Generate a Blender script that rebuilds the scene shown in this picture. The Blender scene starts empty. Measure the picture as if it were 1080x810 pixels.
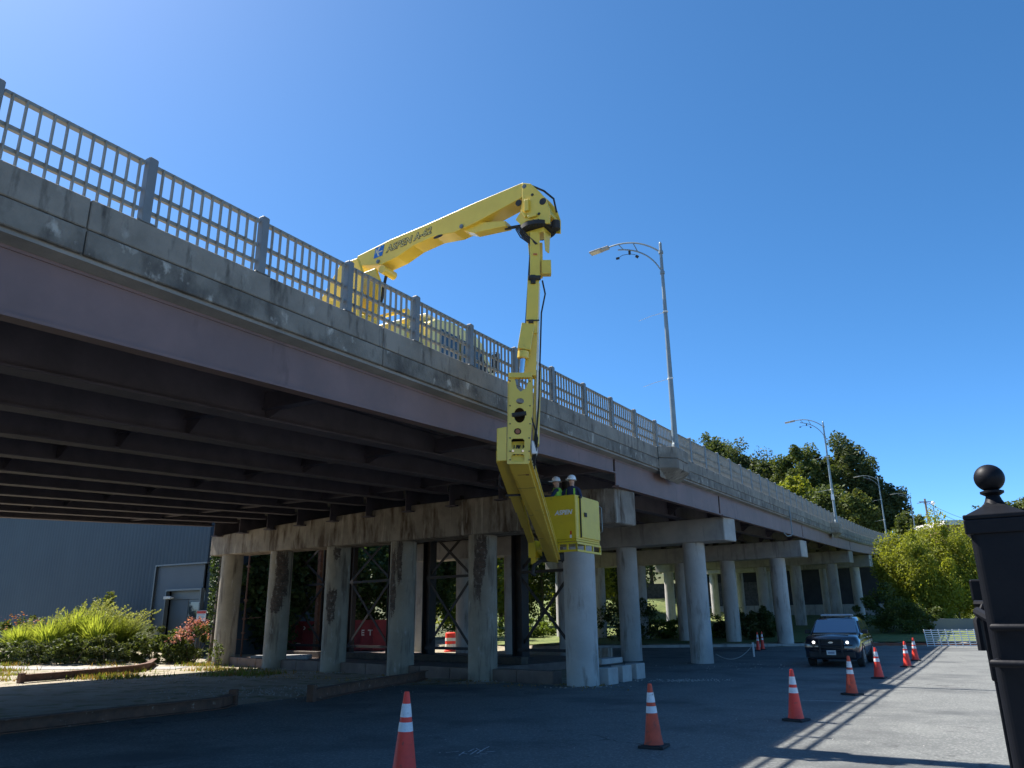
import bpy, bmesh, math, random
import numpy as np
from mathutils import Vector, Matrix
random.seed(7); RNG = np.random.default_rng(7)
R = math.radians; PI = math.pi
scene = bpy.context.scene; C = scene.collection
V = Vector
# ---------------------------------------------------------------- camera model
FPX, PITCH, ROLL, H = 805.0, R(17.06), R(0.66), 1.87
_F = V((0, math.cos(PITCH), math.sin(PITCH))); _R = V((1, 0, 0)); _U = _R.cross(_F)
CR = _R*math.cos(ROLL) - _U*math.sin(ROLL); CU = _R*math.sin(ROLL) + _U*math.cos(ROLL)
def ray(x, y): return _F + CR*((x-540)/FPX) + CU*((405-y)/FPX)
def at(x, y, Y):                       # world point at forward distance Y seen along that line of sight
    d = ray(x, y); return V((0, 0, H)) + d*(Y/d.y)
def on_plane(x, y, n, c):
    d = ray(x, y); o = V((0, 0, H)); return o + d*((c - n.dot(o))/n.dot(d))
# ---------------------------------------------------------------- bridge frame
U = V((0.5, math.cos(R(30)), 0)); W = V((math.cos(R(30)), -0.5, 0)); Z = V((0, 0, 1))
def S(s, t, z=0.0): return U*s + W*t + Z*z
def rail(s): return 7.25 + .03*s + 4e-4*max(0, s-60)**2
def gbot(s): return 4.97 + (s-3.8)*.052 if s <= 20.9 else rail(s) - 2.4
def lerp_tab(x, xs, ys): return float(np.interp(x, xs, ys))
def ledge(s): return lerp_tab(s, [-30, 21, 33, 50, 71, 130], [-31.2, -31.2, -29.2, -28.4, -27.5, -27])

def sm(a, b, x):
    x = min(1, max(0, (x-a)/(b-a))); return x*x*(3-2*x)
def kerbY(X): return lerp_tab(X, [-6, 0, 8, 14, 20, 26, 32, 60], [50, 49, 47.6, 47.6, 47.2, 45, 43.2, 40])
def hz(X, Y):
    s = X*.5 + Y*.866; t = X*.866 - Y*.5
    z = .1*sm(30, 46, Y)
    if X > -14:
        d = Y - kerbY(X)
        k = sm(-14, -4, X)
        if d > 0: z += k*(.22*sm(0, .4, d) + .034*max(0, d-3))
    z += .5*sm(35, 44, Y)*sm(-12, -20, X)
    z += 9.0*sm(104, 140, s) + 4*sm(150, 260, s)
    z += 2.0*sm(74, 84, s)*sm(-24, -32, t)
    return z
# ---------------------------------------------------------------- materials
MATS = {}
def mat(name, col, rough=.8, col2=None, nscale=3.0, ncon=(.35, .65), bump=0.0, bscale=30.0, metal=0.0, stretch=(1, 1, 1),
        stain=None, stain2=None, spec=.5, trans=0.0, island=0.0, emit=None, coat=0.0, wave=None, crack=False):
    if name in MATS: return MATS[name]
    m = bpy.data.materials.new(name); m.use_nodes = True; nt = m.node_tree; N = nt.nodes; L = nt.links
    b = N['Principled BSDF']; b.inputs['Roughness'].default_value = rough; b.inputs['Metallic'].default_value = metal
    b.inputs['Specular IOR Level'].default_value = spec
    if coat: b.inputs['Coat Weight'].default_value = coat; b.inputs['Coat Roughness'].default_value = .08
    c4 = lambda c: (c[0], c[1], c[2], 1)
    geo = N.new('ShaderNodeNewGeometry'); pos = geo.outputs['Position']
    def noise(scale, stretch=(1, 1, 1), detail=6, rough_=.6):
        mp = N.new('ShaderNodeMapping'); mp.inputs['Scale'].default_value = stretch; L.new(pos, mp.inputs['Vector'])
        n = N.new('ShaderNodeTexNoise'); n.inputs['Scale'].default_value = scale; n.inputs['Detail'].default_value = detail
        n.inputs['Roughness'].default_value = rough_; L.new(mp.outputs[0], n.inputs['Vector']); return n.outputs['Fac']
    def ramp(fac, a, b_):
        r = N.new('ShaderNodeMapRange'); r.inputs['From Min'].default_value = a; r.inputs['From Max'].default_value = b_
        L.new(fac, r.inputs['Value']); return r.outputs['Result']
    def mix(fac, A, B):
        x = N.new('ShaderNodeMix'); x.data_type = 'RGBA'
        if isinstance(fac, float): x.inputs[0].default_value = fac
        else: L.new(fac, x.inputs[0])
        for i, q in ((6, A), (7, B)):
            if isinstance(q, tuple): x.inputs[i].default_value = c4(q)
            else: L.new(q, x.inputs[i])
        return x.outputs[2]
    out = tuple(col)
    if col2: out = mix(ramp(noise(nscale, stretch), *ncon), tuple(col), tuple(col2))
    if island:
        out = mix(ramp(geo.outputs['Random Per Island'], 0, 1), out, tuple(c*(1-island) for c in col))
    for st in (stain, stain2):          # (colour, scale, stretch, from, to)
        if st: out = mix(ramp(noise(st[1], st[2]), st[3], st[4]), out, tuple(st[0]))
    if crack:
        vo = N.new('ShaderNodeTexVoronoi'); vo.feature = 'DISTANCE_TO_EDGE'; vo.inputs['Scale'].default_value = .33
        ad = N.new('ShaderNodeVectorMath'); ad.operation = 'ADD'; nn = N.new('ShaderNodeTexNoise'); nn.inputs['Scale'].default_value = 1.7; nn.inputs['Detail'].default_value = 5
        L.new(pos, nn.inputs['Vector']); L.new(pos, ad.inputs[0]); L.new(nn.outputs['Color'], ad.inputs[1]); L.new(ad.outputs[0], vo.inputs['Vector'])
        cf = ramp(vo.outputs['Distance'], .010, .002); mk = ramp(noise(.22), .50, .58)
        mm = N.new('ShaderNodeMath'); mm.operation = 'MULTIPLY'; L.new(cf, mm.inputs[0]); L.new(mk, mm.inputs[1])
        m3 = N.new('ShaderNodeMath'); m3.operation = 'MULTIPLY'; m3.inputs[1].default_value = .75; L.new(mm.outputs[0], m3.inputs[0])
        out = mix(m3.outputs[0], out, (.05, .05, .05))
        out = mix(ramp(noise(.9, (1, 1, 1), 8, .75), .60, .66), out, (.10, .10, .10))
    if isinstance(out, tuple): b.inputs['Base Color'].default_value = c4(out)
    else: L.new(out, b.inputs['Base Color'])
    if bump:
        bn = N.new('ShaderNodeBump'); bn.inputs['Strength'].default_value = bump; bn.inputs['Distance'].default_value = .02
        L.new(noise(bscale), bn.inputs['Height']); L.new(bn.outputs[0], b.inputs['Normal'])
    if wave:                            # ribs along the bridge's cross direction: (scale, strength, distance)
        dp = N.new('ShaderNodeVectorMath'); dp.operation = 'DOT_PRODUCT'; dp.inputs[1].default_value = W; L.new(pos, dp.inputs[0])
        mu = N.new('ShaderNodeMath'); mu.operation = 'MULTIPLY'; mu.inputs[1].default_value = wave[0]; L.new(dp.outputs['Value'], mu.inputs[0])
        pp = N.new('ShaderNodeMath'); pp.operation = 'PINGPONG'; pp.inputs[1].default_value = .5; L.new(mu.outputs[0], pp.inputs[0])
        cl = ramp(pp.outputs[0], .12, .3)
        bn = N.new('ShaderNodeBump'); bn.inputs['Strength'].default_value = wave[1]; bn.inputs['Distance'].default_value = wave[2]
        L.new(cl, bn.inputs['Height']); L.new(bn.outputs[0], b.inputs['Normal'])
    if trans:
        tr = N.new('ShaderNodeBsdfTranslucent'); ms = N.new('ShaderNodeMixShader'); ms.inputs[0].default_value = trans
        if isinstance(out, tuple): tr.inputs['Color'].default_value = c4(out)
        else:
            g = N.new('ShaderNodeMix'); g.data_type = 'RGBA'; g.blend_type = 'MULTIPLY'; g.inputs[0].default_value = 1
            g.inputs[7].default_value = (1.5, 1.45, .6, 1); L.new(out, g.inputs[6]); L.new(g.outputs[2], tr.inputs['Color'])
        L.new(b.outputs[0], ms.inputs[1]); L.new(tr.outputs[0], ms.inputs[2])
        L.new(ms.outputs[0], N['Material Output'].inputs['Surface'])
    if emit:
        b.inputs['Emission Color'].default_value = c4(emit[0]); b.inputs['Emission Strength'].default_value = emit[1]
    MATS[name] = m; return m

ASPH = mat('asphalt', (.142, .150, .143), .85, (.112, .119, .115), .6, bump=.5, bscale=60, crack=True, stain=((.24, .245, .24), 26, (1, 1, 1), .50, .66),
           stain2=((.085, .09, .09), .30, (1, 1, 1), .50, .66), spec=.3)
EARTH = mat('dry_earth', (.25, .21, .15), .95, (.34, .30, .225), .9, bump=.35, bscale=55, stain=((.15, .14, .06), 1.4, (1, 1, 1), .52, .62), stain2=((.42, .38, .30), 14, (1, 1, 1), .6, .7))
GRASS = mat('lawn', (.09, .13, .025), .9, (.17, .19, .05), 1.2, bump=1, bscale=25, stain=((.05, .09, .02), 3, (1, 1, 1), .5, .65))
CONC = mat('concrete', (.43, .415, .385), .85, (.31, .305, .29), 1.4, bump=.35, bscale=25,
           stain=((.14, .14, .14), 1.6, (1.5, 1.5, .22), .54, .74))
COLC = mat('column_concrete', (.47, .46, .44), .8, (.37, .365, .35), .9, bump=.25, bscale=20, stain=((.17, .155, .135), 2.2, (2, 2, .35), .54, .74), stain2=((.44, .43, .40), 5, (1.5, 1.5, 1), .62, .70))
OLDCOL = mat('old_column_concrete', (.33, .29, .225), .85, (.24, .21, .165), 1.2, bump=.35, bscale=22, stain=((.11, .09, .07), 2.0, (2.2, 2.2, .3), .52, .68), stain2=((.36, .34, .30), 3.5, (1.5, 1.5, .5), .60, .70))
OLDC = mat('old_concrete', (.29, .255, .21), .9, (.19, .165, .135), 1.4, bump=.5, bscale=20,
           stain=((.075, .05, .032), 2.2, (1.2, 1.2, .32), .48, .64), stain2=((.36, .33, .28), 2.6, (2, 2, .22), .58, .68))
PARA = mat('parapet_concrete', (.28, .255, .215), .9, (.17, .155, .13), 1.1, bump=.6, bscale=25,
           stain=((.06, .053, .045), 3.2, (1.6, 1.6, .40), .53, .70), stain2=((.36, .35, .31), 2.2, (1.2, 1.2, .7), .60, .72))
SOFF = mat('deck_concrete', (.30, .29, .27), .9, (.2, .2, .19), 1.2, bump=.3)
PARB = mat('weathered_parapet', (.24, .22, .185), .9, (.14, .128, .108), 1.4, bump=.7, bscale=22, stain=((.07, .062, .053), 2.0, (1.2, 1.2, .7), .48, .68), stain2=((.40, .38, .33), 3.2, (1.2, 1.2, .8), .58, .68))
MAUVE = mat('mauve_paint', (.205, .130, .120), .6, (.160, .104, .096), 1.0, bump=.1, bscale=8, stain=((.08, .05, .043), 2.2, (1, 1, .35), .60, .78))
SHADEP = mat('shade_tinted_paint', (.098, .085, .108), .7, (.068, .06, .076), 2.0, bump=.2)  # underside girder paint, the blue of sky-lit shade mixed into its colour
DSTEEL = mat('dark_steel', (.014, .014, .017), .65, (.03, .022, .018), 3)
RUST = mat('rusty_steel', (.16, .075, .045), .85, (.085, .045, .03), 5, bump=.4, bscale=40, stain=((.30, .23, .18), 6, (1, 1, 1), .62, .7))
RAILM = mat('rail_metal', (.30, .285, .245), .55, (.235, .225, .19), 4, metal=.25, stain=((.2, .17, .13), 5, (1, 1, .5), .62, .75))
POSTM = mat('post_metal', (.20, .21, .21), .5, (.16, .17, .17), 3, metal=.2)
POLE = mat('galvanised_steel', (.24, .28, .29), .45, (.19, .225, .235), 2, metal=.4)
YEL = mat('yellow_paint', (.76, .55, .065), .35, (.70, .49, .055), 2, bump=.03, bscale=4, stain=((.45, .34, .06), 3, (1, 1, .4), .64, .8), coat=.3)
YEL2 = mat('yellow_bucket', (.68, .49, .022), .4, (.62, .43, .02), 2.5, stain=((.40, .32, .04), 4, (1, 1, .5), .64, .8))
CREAM = mat('cab_paint', (.78, .66, .22), .35, coat=.3)
BLACKM = mat('black_rubber', (.02, .02, .02), .8, (.035, .034, .033), 8)
CHROME = mat('chrome_rod', (.6, .6, .62), .15, metal=1)
WHITE = mat('white_paint', (.75, .75, .73), .5, (.68, .68, .66), 4)
BLUE = mat('blue_sticker', (.02, .14, .45), .4)
RED = mat('red_lens', (.6, .02, .02), .3)
DARKTX = mat('dark_lettering', (.03, .03, .03), .5)
GLASS = mat('tinted_glass', (.03, .045, .06), .06, spec=.9)
GLASSB = mat('sky_glass', (.12, .20, .28), .08, spec=1)
SIDING = mat('blue_grey_siding', (.048, .075, .098), .75, (.042, .066, .088), .5, wave=(3.4, .45, .02), spec=.3)
PANEL = mat('smooth_panel', (.085, .11, .135), .65, (.075, .098, .12), 1)
DOORM = mat('door_paint', (.12, .14, .15), .45)
ORANGE = mat('cone_orange', (.88, .055, .03), .5, (.78, .045, .028), 9, stain=((.35, .06, .03), 14, (1, 1, 1), .62, .72))
CBASE = mat('cone_base', (.018, .018, .02), .7)
REFL = mat('reflective_band', (.62, .63, .66), .35, (.72, .73, .75), 25, stain=((.3, .3, .33), 18, (1, 1, 1), .62, .7))
GATE = mat('black_gloss', (.005, .006, .009), .5, (.007, .008, .012), 3, bump=.06, bscale=30, spec=.16)
CARP = mat('dark_car_paint', (.012, .016, .026), .12, coat=1.0, spec=.6)
CARB = mat('car_plastic', (.016, .016, .018), .5)
LAMPW = mat('headlight', (.9, .92, .95), .1, emit=((1, .97, .9), 1.2))
DUMP = mat('dumpster_red', (.28, .032, .045), .6, (.20, .025, .035), 3, bump=.1)
HIVIS = mat('hi_vis', (.32, .60, .05), .6)
NAVY = mat('navy_cloth', (.02, .03, .07), .85)
SKIN = mat('skin', (.45, .26, .18), .55)
HELM = mat('helmet_white', (.8, .8, .8), .3)
BARK = mat('bark', (.10, .075, .055), .9, (.16, .13, .10), 6, (.4, .6), bump=.8, bscale=30)
def leafm(name, a, b, tr=.35, ns=.5, isl=.35):
    return mat(name, a, .6, b, ns, (.4, .62), trans=tr, island=isl, spec=.25)
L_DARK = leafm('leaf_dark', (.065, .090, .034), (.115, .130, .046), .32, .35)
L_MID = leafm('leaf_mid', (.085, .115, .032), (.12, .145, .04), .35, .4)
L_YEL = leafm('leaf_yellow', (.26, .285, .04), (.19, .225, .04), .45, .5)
L_SHADE = leafm('leaf_ivy_shade', (.048, .085, .030), (.075, .115, .035), .25, .6)  # ivy and backlit trees, their shade put into a darker leaf green
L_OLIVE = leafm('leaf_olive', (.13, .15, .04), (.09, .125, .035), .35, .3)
L_PINK = leafm('flower_pink', (.62, .25, .27), (.52, .26, .24), .3, 3)
L_RED = leafm('flower_red', (.42, .14, .08), (.32, .20, .07), .3, 3)
L_GRASSY = leafm('blade_green', (.34, .39, .09), (.22, .29, .06), .5, 1.6, .5)
L_PLUME = leafm('plume', (.36, .38, .16), (.28, .31, .12), .4, 2)
L_DRY = leafm('dry_grass', (.32, .24, .08), (.30, .15, .06), .3, 1.5)
L_GND = leafm('ground_leaf', (.12, .18, .03), (.17, .22, .04), .4, .8)

# ---------------------------------------------------------------- mesh helpers
def wloc(o):
    p = V((0, 0, 0))
    while o: p += o.location; o = o.parent
    return p
class MB:
    def __init__(s): s.v = []; s.f = []; s.m = []
    def add(s, vs, fs, mi=0):
        n = len(s.v); s.v += [tuple(x) for x in vs]; s.f += [tuple(i+n for i in f) for f in fs]; s.m += [mi]*len(fs); return s
    def box(s, c, hx, hy, hz, ax=None, ay=None, az=None, mi=0):
        ax = ax or V((1, 0, 0)); ay = ay or V((0, 1, 0)); az = az or Z; c = V(c)
        vs = [c + ax*(hx*i) + ay*(hy*j) + az*(hz*k) for k in (-1, 1) for j in (-1, 1) for i in (-1, 1)]
        return s.add(vs, [(0, 2, 3, 1), (4, 5, 7, 6), (0, 1, 5, 4), (2, 6, 7, 3), (0, 4, 6, 2), (1, 3, 7, 5)], mi)
    def sbox(s, s0, s1, t0, t1, z0, z1, mi=0):
        return s.box(S((s0+s1)/2, (t0+t1)/2, (z0+z1)/2), (s1-s0)/2, (t1-t0)/2, (z1-z0)/2, U, W, Z, mi)
    def beam(s, p0, p1, w, h, up=Z, mi=0):            # box from p0 to p1, w across, h along up
        p0 = V(p0); p1 = V(p1); d = p1-p0; L = d.length; d.normalize(); x = d.cross(up).normalized(); y = x.cross(d)
        return s.box((p0+p1)/2, w/2, L/2, h/2, x, d, y, mi)
    def hexa(s, p, mi=0): return s.add(p, [(0, 3, 2, 1), (4, 5, 6, 7), (0, 1, 5, 4), (1, 2, 6, 5), (2, 3, 7, 6), (3, 0, 4, 7)], mi)
    def tube(s, pts, rad, n=8, caps=True, mi=0):
        pts = [V(p) for p in pts]
        if not hasattr(rad, '__len__'): rad = [rad]*len(pts)
        vs = []; prev = None
        for i, p in enumerate(pts):
            d = (pts[min(i+1, len(pts)-1)] - pts[max(i-1, 0)]).normalized()
            x = prev - d*prev.dot(d) if prev else d.cross(Z if abs(d.z) < .9 else V((1, 0, 0)))
            x.normalize(); prev = x; y = d.cross(x)
            vs += [p + (x*math.cos(2*PI*k/n) + y*math.sin(2*PI*k/n))*rad[i] for k in range(n)]
        fs = [(i*n+k, i*n+(k+1) % n, (i+1)*n+(k+1) % n, (i+1)*n+k) for i in range(len(pts)-1) for k in range(n)]
        if caps: fs += [tuple(range(n-1, -1, -1)), tuple((len(pts)-1)*n+k for k in range(n))]
        return s.add(vs, fs, mi)
    def cyl(s, p0, p1, r0, r1=None, n=16, mi=0): return s.tube([p0, p1], [r0, r0 if r1 is None else r1], n, True, mi)
    def loft(s, secs, closed=True, caps=True, mi=0):
        n = len(secs[0]); vs = [p for sec in secs for p in sec]; K = n if closed else n-1
        fs = [(i*n+k, i*n+(k+1) % n, (i+1)*n+(k+1) % n, (i+1)*n+k) for i in range(len(secs)-1) for k in range(K)]
        if caps: fs += [tuple(range(n-1, -1, -1)), tuple((len(secs)-1)*n+k for k in range(n))]
        return s.add(vs, fs, mi)
    def prism(s, poly, off, mi=0):
        off = V(off); return s.loft([[V(p) for p in poly], [V(p)+off for p in poly]], mi=mi)
    def lathe(s, c, prof, n=24, mi=0):                # prof: (r, z)
        c = V(c); secs = [[c + V((r*math.cos(2*PI*k/n), r*math.sin(2*PI*k/n), z)) for k in range(n)] for r, z in prof]
        return s.loft(secs, True, True, mi)
    def build(s, name, mats, parent=None, smooth=False, bevel=0, local=False, seg=2, angle=.6):
        me = bpy.data.meshes.new(name); o_ = V((0, 0, 0)) if (local or parent is None) else wloc(parent)
        vs = [(x-o_.x, y-o_.y, z-o_.z) for x, y, z in s.v]
        me.from_pydata(vs, [], s.f)
        for m_ in (mats if isinstance(mats, (list, tuple)) else [mats]): me.materials.append(m_)
        me.polygons.foreach_set('material_index', s.m)
        bm = bmesh.new(); bm.from_mesh(me); bmesh.ops.recalc_face_normals(bm, faces=bm.faces); bm.to_mesh(me); bm.free()
        if smooth:
            me.polygons.foreach_set('use_smooth', [True]*len(me.polygons)); me.set_sharp_from_angle(angle=angle)
        o = bpy.data.objects.new(name, me); C.objects.link(o)
        if parent: o.parent = parent
        if bevel:
            b = o.modifiers.new('bevel', 'BEVEL'); b.width = bevel; b.segments = seg; b.limit_method = 'ANGLE'; b.angle_limit = R(35)
            b.harden_normals = False
        return o
def tag(o, label=None, cat=None, group=None, kind=None):
    if label: o['label'] = label
    if cat: o['category'] = cat
    if group: o['group'] = group
    if kind: o['kind'] = kind
    return o
def empty(name, loc, rz=0, **k):
    o = bpy.data.objects.new(name, None); o.location = loc; o.rotation_euler.z = rz; o.empty_display_size = .3
    C.objects.link(o); tag(o, k.get('label'), k.get('cat'), k.get('group')); return o
def fast_mesh(name, verts, quads, mats, parent=None, midx=None):
    me = bpy.data.meshes.new(name); nq = len(quads)
    if parent is not None: verts = verts - np.array(wloc(parent))
    me.vertices.add(len(verts)); me.vertices.foreach_set('co', verts.astype(np.float32).ravel())
    me.loops.add(nq*4); me.loops.foreach_set('vertex_index', quads.astype(np.int32).ravel())
    me.polygons.add(nq); me.polygons.foreach_set('loop_start', np.arange(0, nq*4, 4, dtype=np.int32))
    for m_ in (mats if isinstance(mats, (list, tuple)) else [mats]): me.materials.append(m_)
    if midx is not None: me.polygons.foreach_set('material_index', midx.astype(np.int32))
    me.update(calc_edges=True); me.validate()
    o = bpy.data.objects.new(name, me); C.objects.link(o)
    if parent is not None: o.parent = parent
    return o
def leaves_at(P, size, rng, updown=.5, jitter=.4, aspect=.6):
    n = len(P); a = rng.normal(size=(n, 3)); a[:, 2] *= updown; a /= np.linalg.norm(a, axis=1)[:, None]
    b = rng.normal(size=(n, 3)); b -= a*np.sum(a*b, 1)[:, None]; b /= np.linalg.norm(b, axis=1)[:, None]
    sz = size*(1+jitter*rng.uniform(-1, 1, n))[:, None]
    v = np.stack([P-a*sz*.5, P+b*sz*.5*aspect, P+a*sz*.5, P-b*sz*.5*aspect], 1).reshape(-1, 3)
    return v, np.arange(4*n).reshape(-1, 4)
def crown_points(c, rad, n, clumps, rng, spread=.22, shell=.55, low=-.9):
    c = np.array(c); rad = np.array(rad, float); cl = []
    while len(cl) < clumps:
        d = rng.normal(size=3); d /= np.linalg.norm(d); r = rng.uniform(shell, 1.0)**.7
        r *= 1 + .16*math.sin(3.1*d[0]*2+1) * math.cos(2.7*d[1]*2) + .10*rng.normal()*.6
        if d[2]*r < low: continue
        cl.append(d*r)
    cl = np.array(cl); idx = rng.integers(0, clumps, n); w = rng.uniform(.5, 1.25, clumps)
    off = rng.normal(size=(n, 3)); off /= np.maximum(np.linalg.norm(off, axis=1)[:, None], 1e-6); off *= (rng.uniform(0, 1, n)**.45)[:, None]
    p = cl[idx] + off*spread*w[idx][:, None]
    return c + p*rad
def branchy(mb, base, top, r0, rng, n=7, spread=.6, tip=.25):
    base = V(base); top = V(top); h = (top-base).length
    mid = base.lerp(top, .5) + V((rng.normal()*.03*h, rng.normal()*.03*h, 0))
    mb.tube([base, base.lerp(mid, .5), mid, top], [r0, r0*.8, r0*.62, r0*.25], 9)
    for i in range(n):
        f = rng.uniform(.3, .85); p = base.lerp(top, f); a = rng.uniform(0, 2*PI)
        d = V((math.cos(a), math.sin(a), rng.uniform(.4, 1.0))).normalized()*h*spread*(1.05-f)
        mb.tube([p, p+d*.5+V((0, 0, -.02*h)), p+d], [r0*.42*(1.1-f), r0*.25*(1.1-f), r0*.06], 6)
def tree(name, base, height, rad, leafmat, n, leaf, label, cat='tree', group=None, clumps=46, trunk_r=.3, crown_z=.62, spread=.24, shell=.5, low=-.9, trunkmat=None, seed=0, updown=.6):
    rng = np.random.default_rng(1000+seed)
    e = empty(name, base, label=label, cat=cat, group=group)
    cz = base[2] + height*crown_z
    mb = MB(); branchy(mb, V(base)-Z*.3, (base[0], base[1], base[2]+height*.86), trunk_r, rng)
    mb.build('trunk', trunkmat or BARK, e, smooth=True)
    P = crown_points((base[0], base[1], cz), rad, n, clumps, rng, spread, shell, low)
    P = P[P[:, 2] > base[2]+.05]
    v, q = leaves_at(P, leaf, rng, updown)
    fast_mesh('crown', v, q, leafmat, e); return e
def shrub(name, base, rad, leafmat, n, leaf, label, cat='shrub', group=None, clumps=30, seed=0, spread=.3, extra=None, stems=6):
    rng = np.random.default_rng(2000+seed)
    e = empty(name, base, label=label, cat=cat, group=group)
    mb = MB()
    for i in range(stems):
        a = rng.uniform(0, 2*PI); r = rng.uniform(.2, .75)
        mb.tube([V(base)+V((math.cos(a)*.1, math.sin(a)*.1, -.1)), V(base)+V((math.cos(a)*rad[0]*r, math.sin(a)*rad[1]*r, rad[2]*1.3*rng.uniform(.6, 1)))], [.03, .008], 5)
    mb.build('stem', BARK, e)
    P = crown_points((base[0], base[1], base[2]+rad[2]*.85), rad, n, clumps, rng, spread, .35)
    P = P[P[:, 2] > base[2]+.02]
    v, q = leaves_at(P, leaf, rng); fast_mesh('foliage', v, q, leafmat, e)
    if extra:
        m2, n2, l2, zmin = extra
        P = crown_points((base[0], base[1], base[2]+rad[2]*.9), [r*1.04 for r in rad], n2, clumps, rng, spread, .8)
        P = P[P[:, 2] > base[2]+rad[2]*zmin]; v, q = leaves_at(P, l2, rng); fast_mesh('blossom', v, q, m2, e)
    return e
def copy_tree(o, parent=None):
    c = o.copy(); C.objects.link(c)
    if parent: c.parent = parent
    for ch in list(o.children): copy_tree(ch, c)
    return c
def text_part(body, size, origin, xdir, ydir, m, parent, depth=.006, shear=0.0, name='lettering', bold=0.0, sx=1.0, local=False):
    cu = bpy.data.curves.new(name, 'FONT'); cu.body = body; cu.size = size; cu.extrude = depth/2; cu.shear = shear; cu.offset = bold
    cu.align_x = 'CENTER'; cu.align_y = 'CENTER'; cu.resolution_u = 3; cu.space_character = 1.05
    tmp = bpy.data.objects.new('tmp_text', cu); C.objects.link(tmp); bpy.context.view_layer.update()
    me = bpy.data.meshes.new_from_object(tmp.evaluated_get(bpy.context.evaluated_depsgraph_get()))
    bpy.data.objects.remove(tmp); me.name = name
    x = V(xdir).normalized(); y = V(ydir).normalized(); n = x.cross(y)
    o_ = V((0, 0, 0)) if (local or parent is None) else wloc(parent)
    M = Matrix((( x.x*sx, y.x, n.x, origin[0]-o_.x), (x.y*sx, y.y, n.y, origin[1]-o_.y), (x.z*sx, y.z, n.z, origin[2]-o_.z), (0, 0, 0, 1)))
    me.transform(M); me.materials.clear(); me.materials.append(m)
    o = bpy.data.objects.new(name, me); C.objects.link(o)
    if parent: o.parent = parent
    return o
#@@SETTING
# ================================================================ SETTING
def axis(lst):
    out = []
    for a, b, st in lst: out += list(np.arange(a, b, st))
    return out
def sheet(name, xs, y0f, y1f, ny, m, dz, kind='structure', zf=hz, jit=0):
    vs = []; fs = []
    for i, x in enumerate(xs):
        a, b = y0f(x), y1f(x)
        for j in range(ny+1):
            y = a+(b-a)*j/ny; vs.append((x, y, zf(x, y)+dz))
    n = ny+1
    for i in range(len(xs)-1):
        for j in range(ny): fs.append((i*n+j, (i+1)*n+j, (i+1)*n+j+1, i*n+j+1))
    mb = MB(); mb.add(vs, fs); o = mb.build(name, m, smooth=True); tag(o, kind=kind); return o
# ground: one sheet to the horizon
xs = axis([(-2500, -300, 200), (-300, -90, 15), (-90, 130, 1.5), (130, 400, 15), (400, 2601, 200)])
ys = axis([(-300, -20, 40), (-20, 20, 4), (20, 42, 1.0), (42, 52, .4), (52, 160, 1.5), (160, 400, 15), (400, 3001, 200)])
vs = [(x, y, hz(x, y)) for x in xs for y in ys]; n = len(ys)
mb = MB(); mb.add(vs, [(i*n+j, (i+1)*n+j, (i+1)*n+j+1, i*n+j+1) for i in range(len(xs)-1) for j in range(n-1)])
WOODF = mat('woodland_floor', (.05, .065, .022), .95, (.085, .09, .035), .4, bump=1, bscale=4, stain=((.10, .085, .05), 1.1, (1, 1, 1), .55, .68))
mb.m = [1 if ys[k % (n-1)] > (57 if xs[k//(n-1)] > -14 else 50) or abs(xs[k//(n-1)]) > 75 else 0 for k in range(len(mb.f))]
tag(mb.build('ground', [EARTH, WOODF], smooth=True), kind='structure')
lotend = lambda X: kerbY(X)-.12 if X >= 4.2 else lerp_tab(X, [-45, -20, -9.5, -6.2, -3.7, 0, 2.0, 3.0, 4.2], [10, 12, 15.5, 19.5, 24.0, 24.6, 23.0, 24.5, 46])
sheet('asphalt_lot', axis([(-45, 2, .5), (2, 4.4, .1), (4.5, 60.1, .5)]), lambda x: -9.0, lotend, 60, ASPH, .012)
# kerb along the far side of the lot
mb = MB(); secs = []
for x in axis([(3.6, 60.1, 1.0)]):
    y = kerbY(x)-.12; z = hz(x, y-.1)
    secs.append([V((x, y, z-.05)), V((x, y, z+.15)), V((x, y+.02, z+.165)), V((x, y+.22, z+.165)), V((x, y+.22, z-.05))])
mb.loft(secs); tag(mb.build('kerb', CONC), kind='structure')
# lawn beyond the kerb
sheet('lawn', axis([(-2, 70.1, 1.0)]), lambda x: kerbY(x)+.35, lambda x: kerbY(x)+58, 60, GRASS, .02)
# narrow pale path beside the planting bed
PATH = mat('gravel_path', (.36, .35, .33), .95, (.27, .26, .25), 5, bump=.6, bscale=40)
sheet('path', axis([(-42, -13.9, .7)]), lambda x: 33.4 + .12*(x+14) * -1.0, lambda x: 34.9 + .14*(x+14) * -1.0, 4, PATH, .016)

# ---- sky and sun
SUNDIR = V((-.834*math.cos(R(53)), .551*math.cos(R(53)), math.sin(R(53)))).normalized()
w = bpy.data.worlds.new('World'); scene.world = w; w.use_nodes = True; nt = w.node_tree
sk = nt.nodes.new('ShaderNodeTexSky'); sk.sky_type = 'NISHITA'; sk.sun_disc = False
sk.sun_elevation = R(53); sk.sun_rotation = math.atan2(SUNDIR.x, SUNDIR.y)
sk.air_density = .5; sk.dust_density = .30; sk.ozone_density = 6.0; sk.altitude = 0
bg = nt.nodes['Background']; hs_ = nt.nodes.new('ShaderNodeHueSaturation'); hs_.inputs['Saturation'].default_value = 1.15; hs_.inputs['Hue'].default_value = .492; nt.links.new(sk.outputs[0], hs_.inputs['Color']); nt.links.new(hs_.outputs[0], bg.inputs['Color']); bg.inputs['Strength'].default_value = .092
sl = bpy.data.lights.new('sun', 'SUN'); sl.energy = 3.9; sl.angle = R(.53); sl.color = (1, .94, .86)
so = bpy.data.objects.new('sun', sl); so.rotation_euler = SUNDIR.to_track_quat('Z', 'Y').to_euler(); C.objects.link(so)
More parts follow.
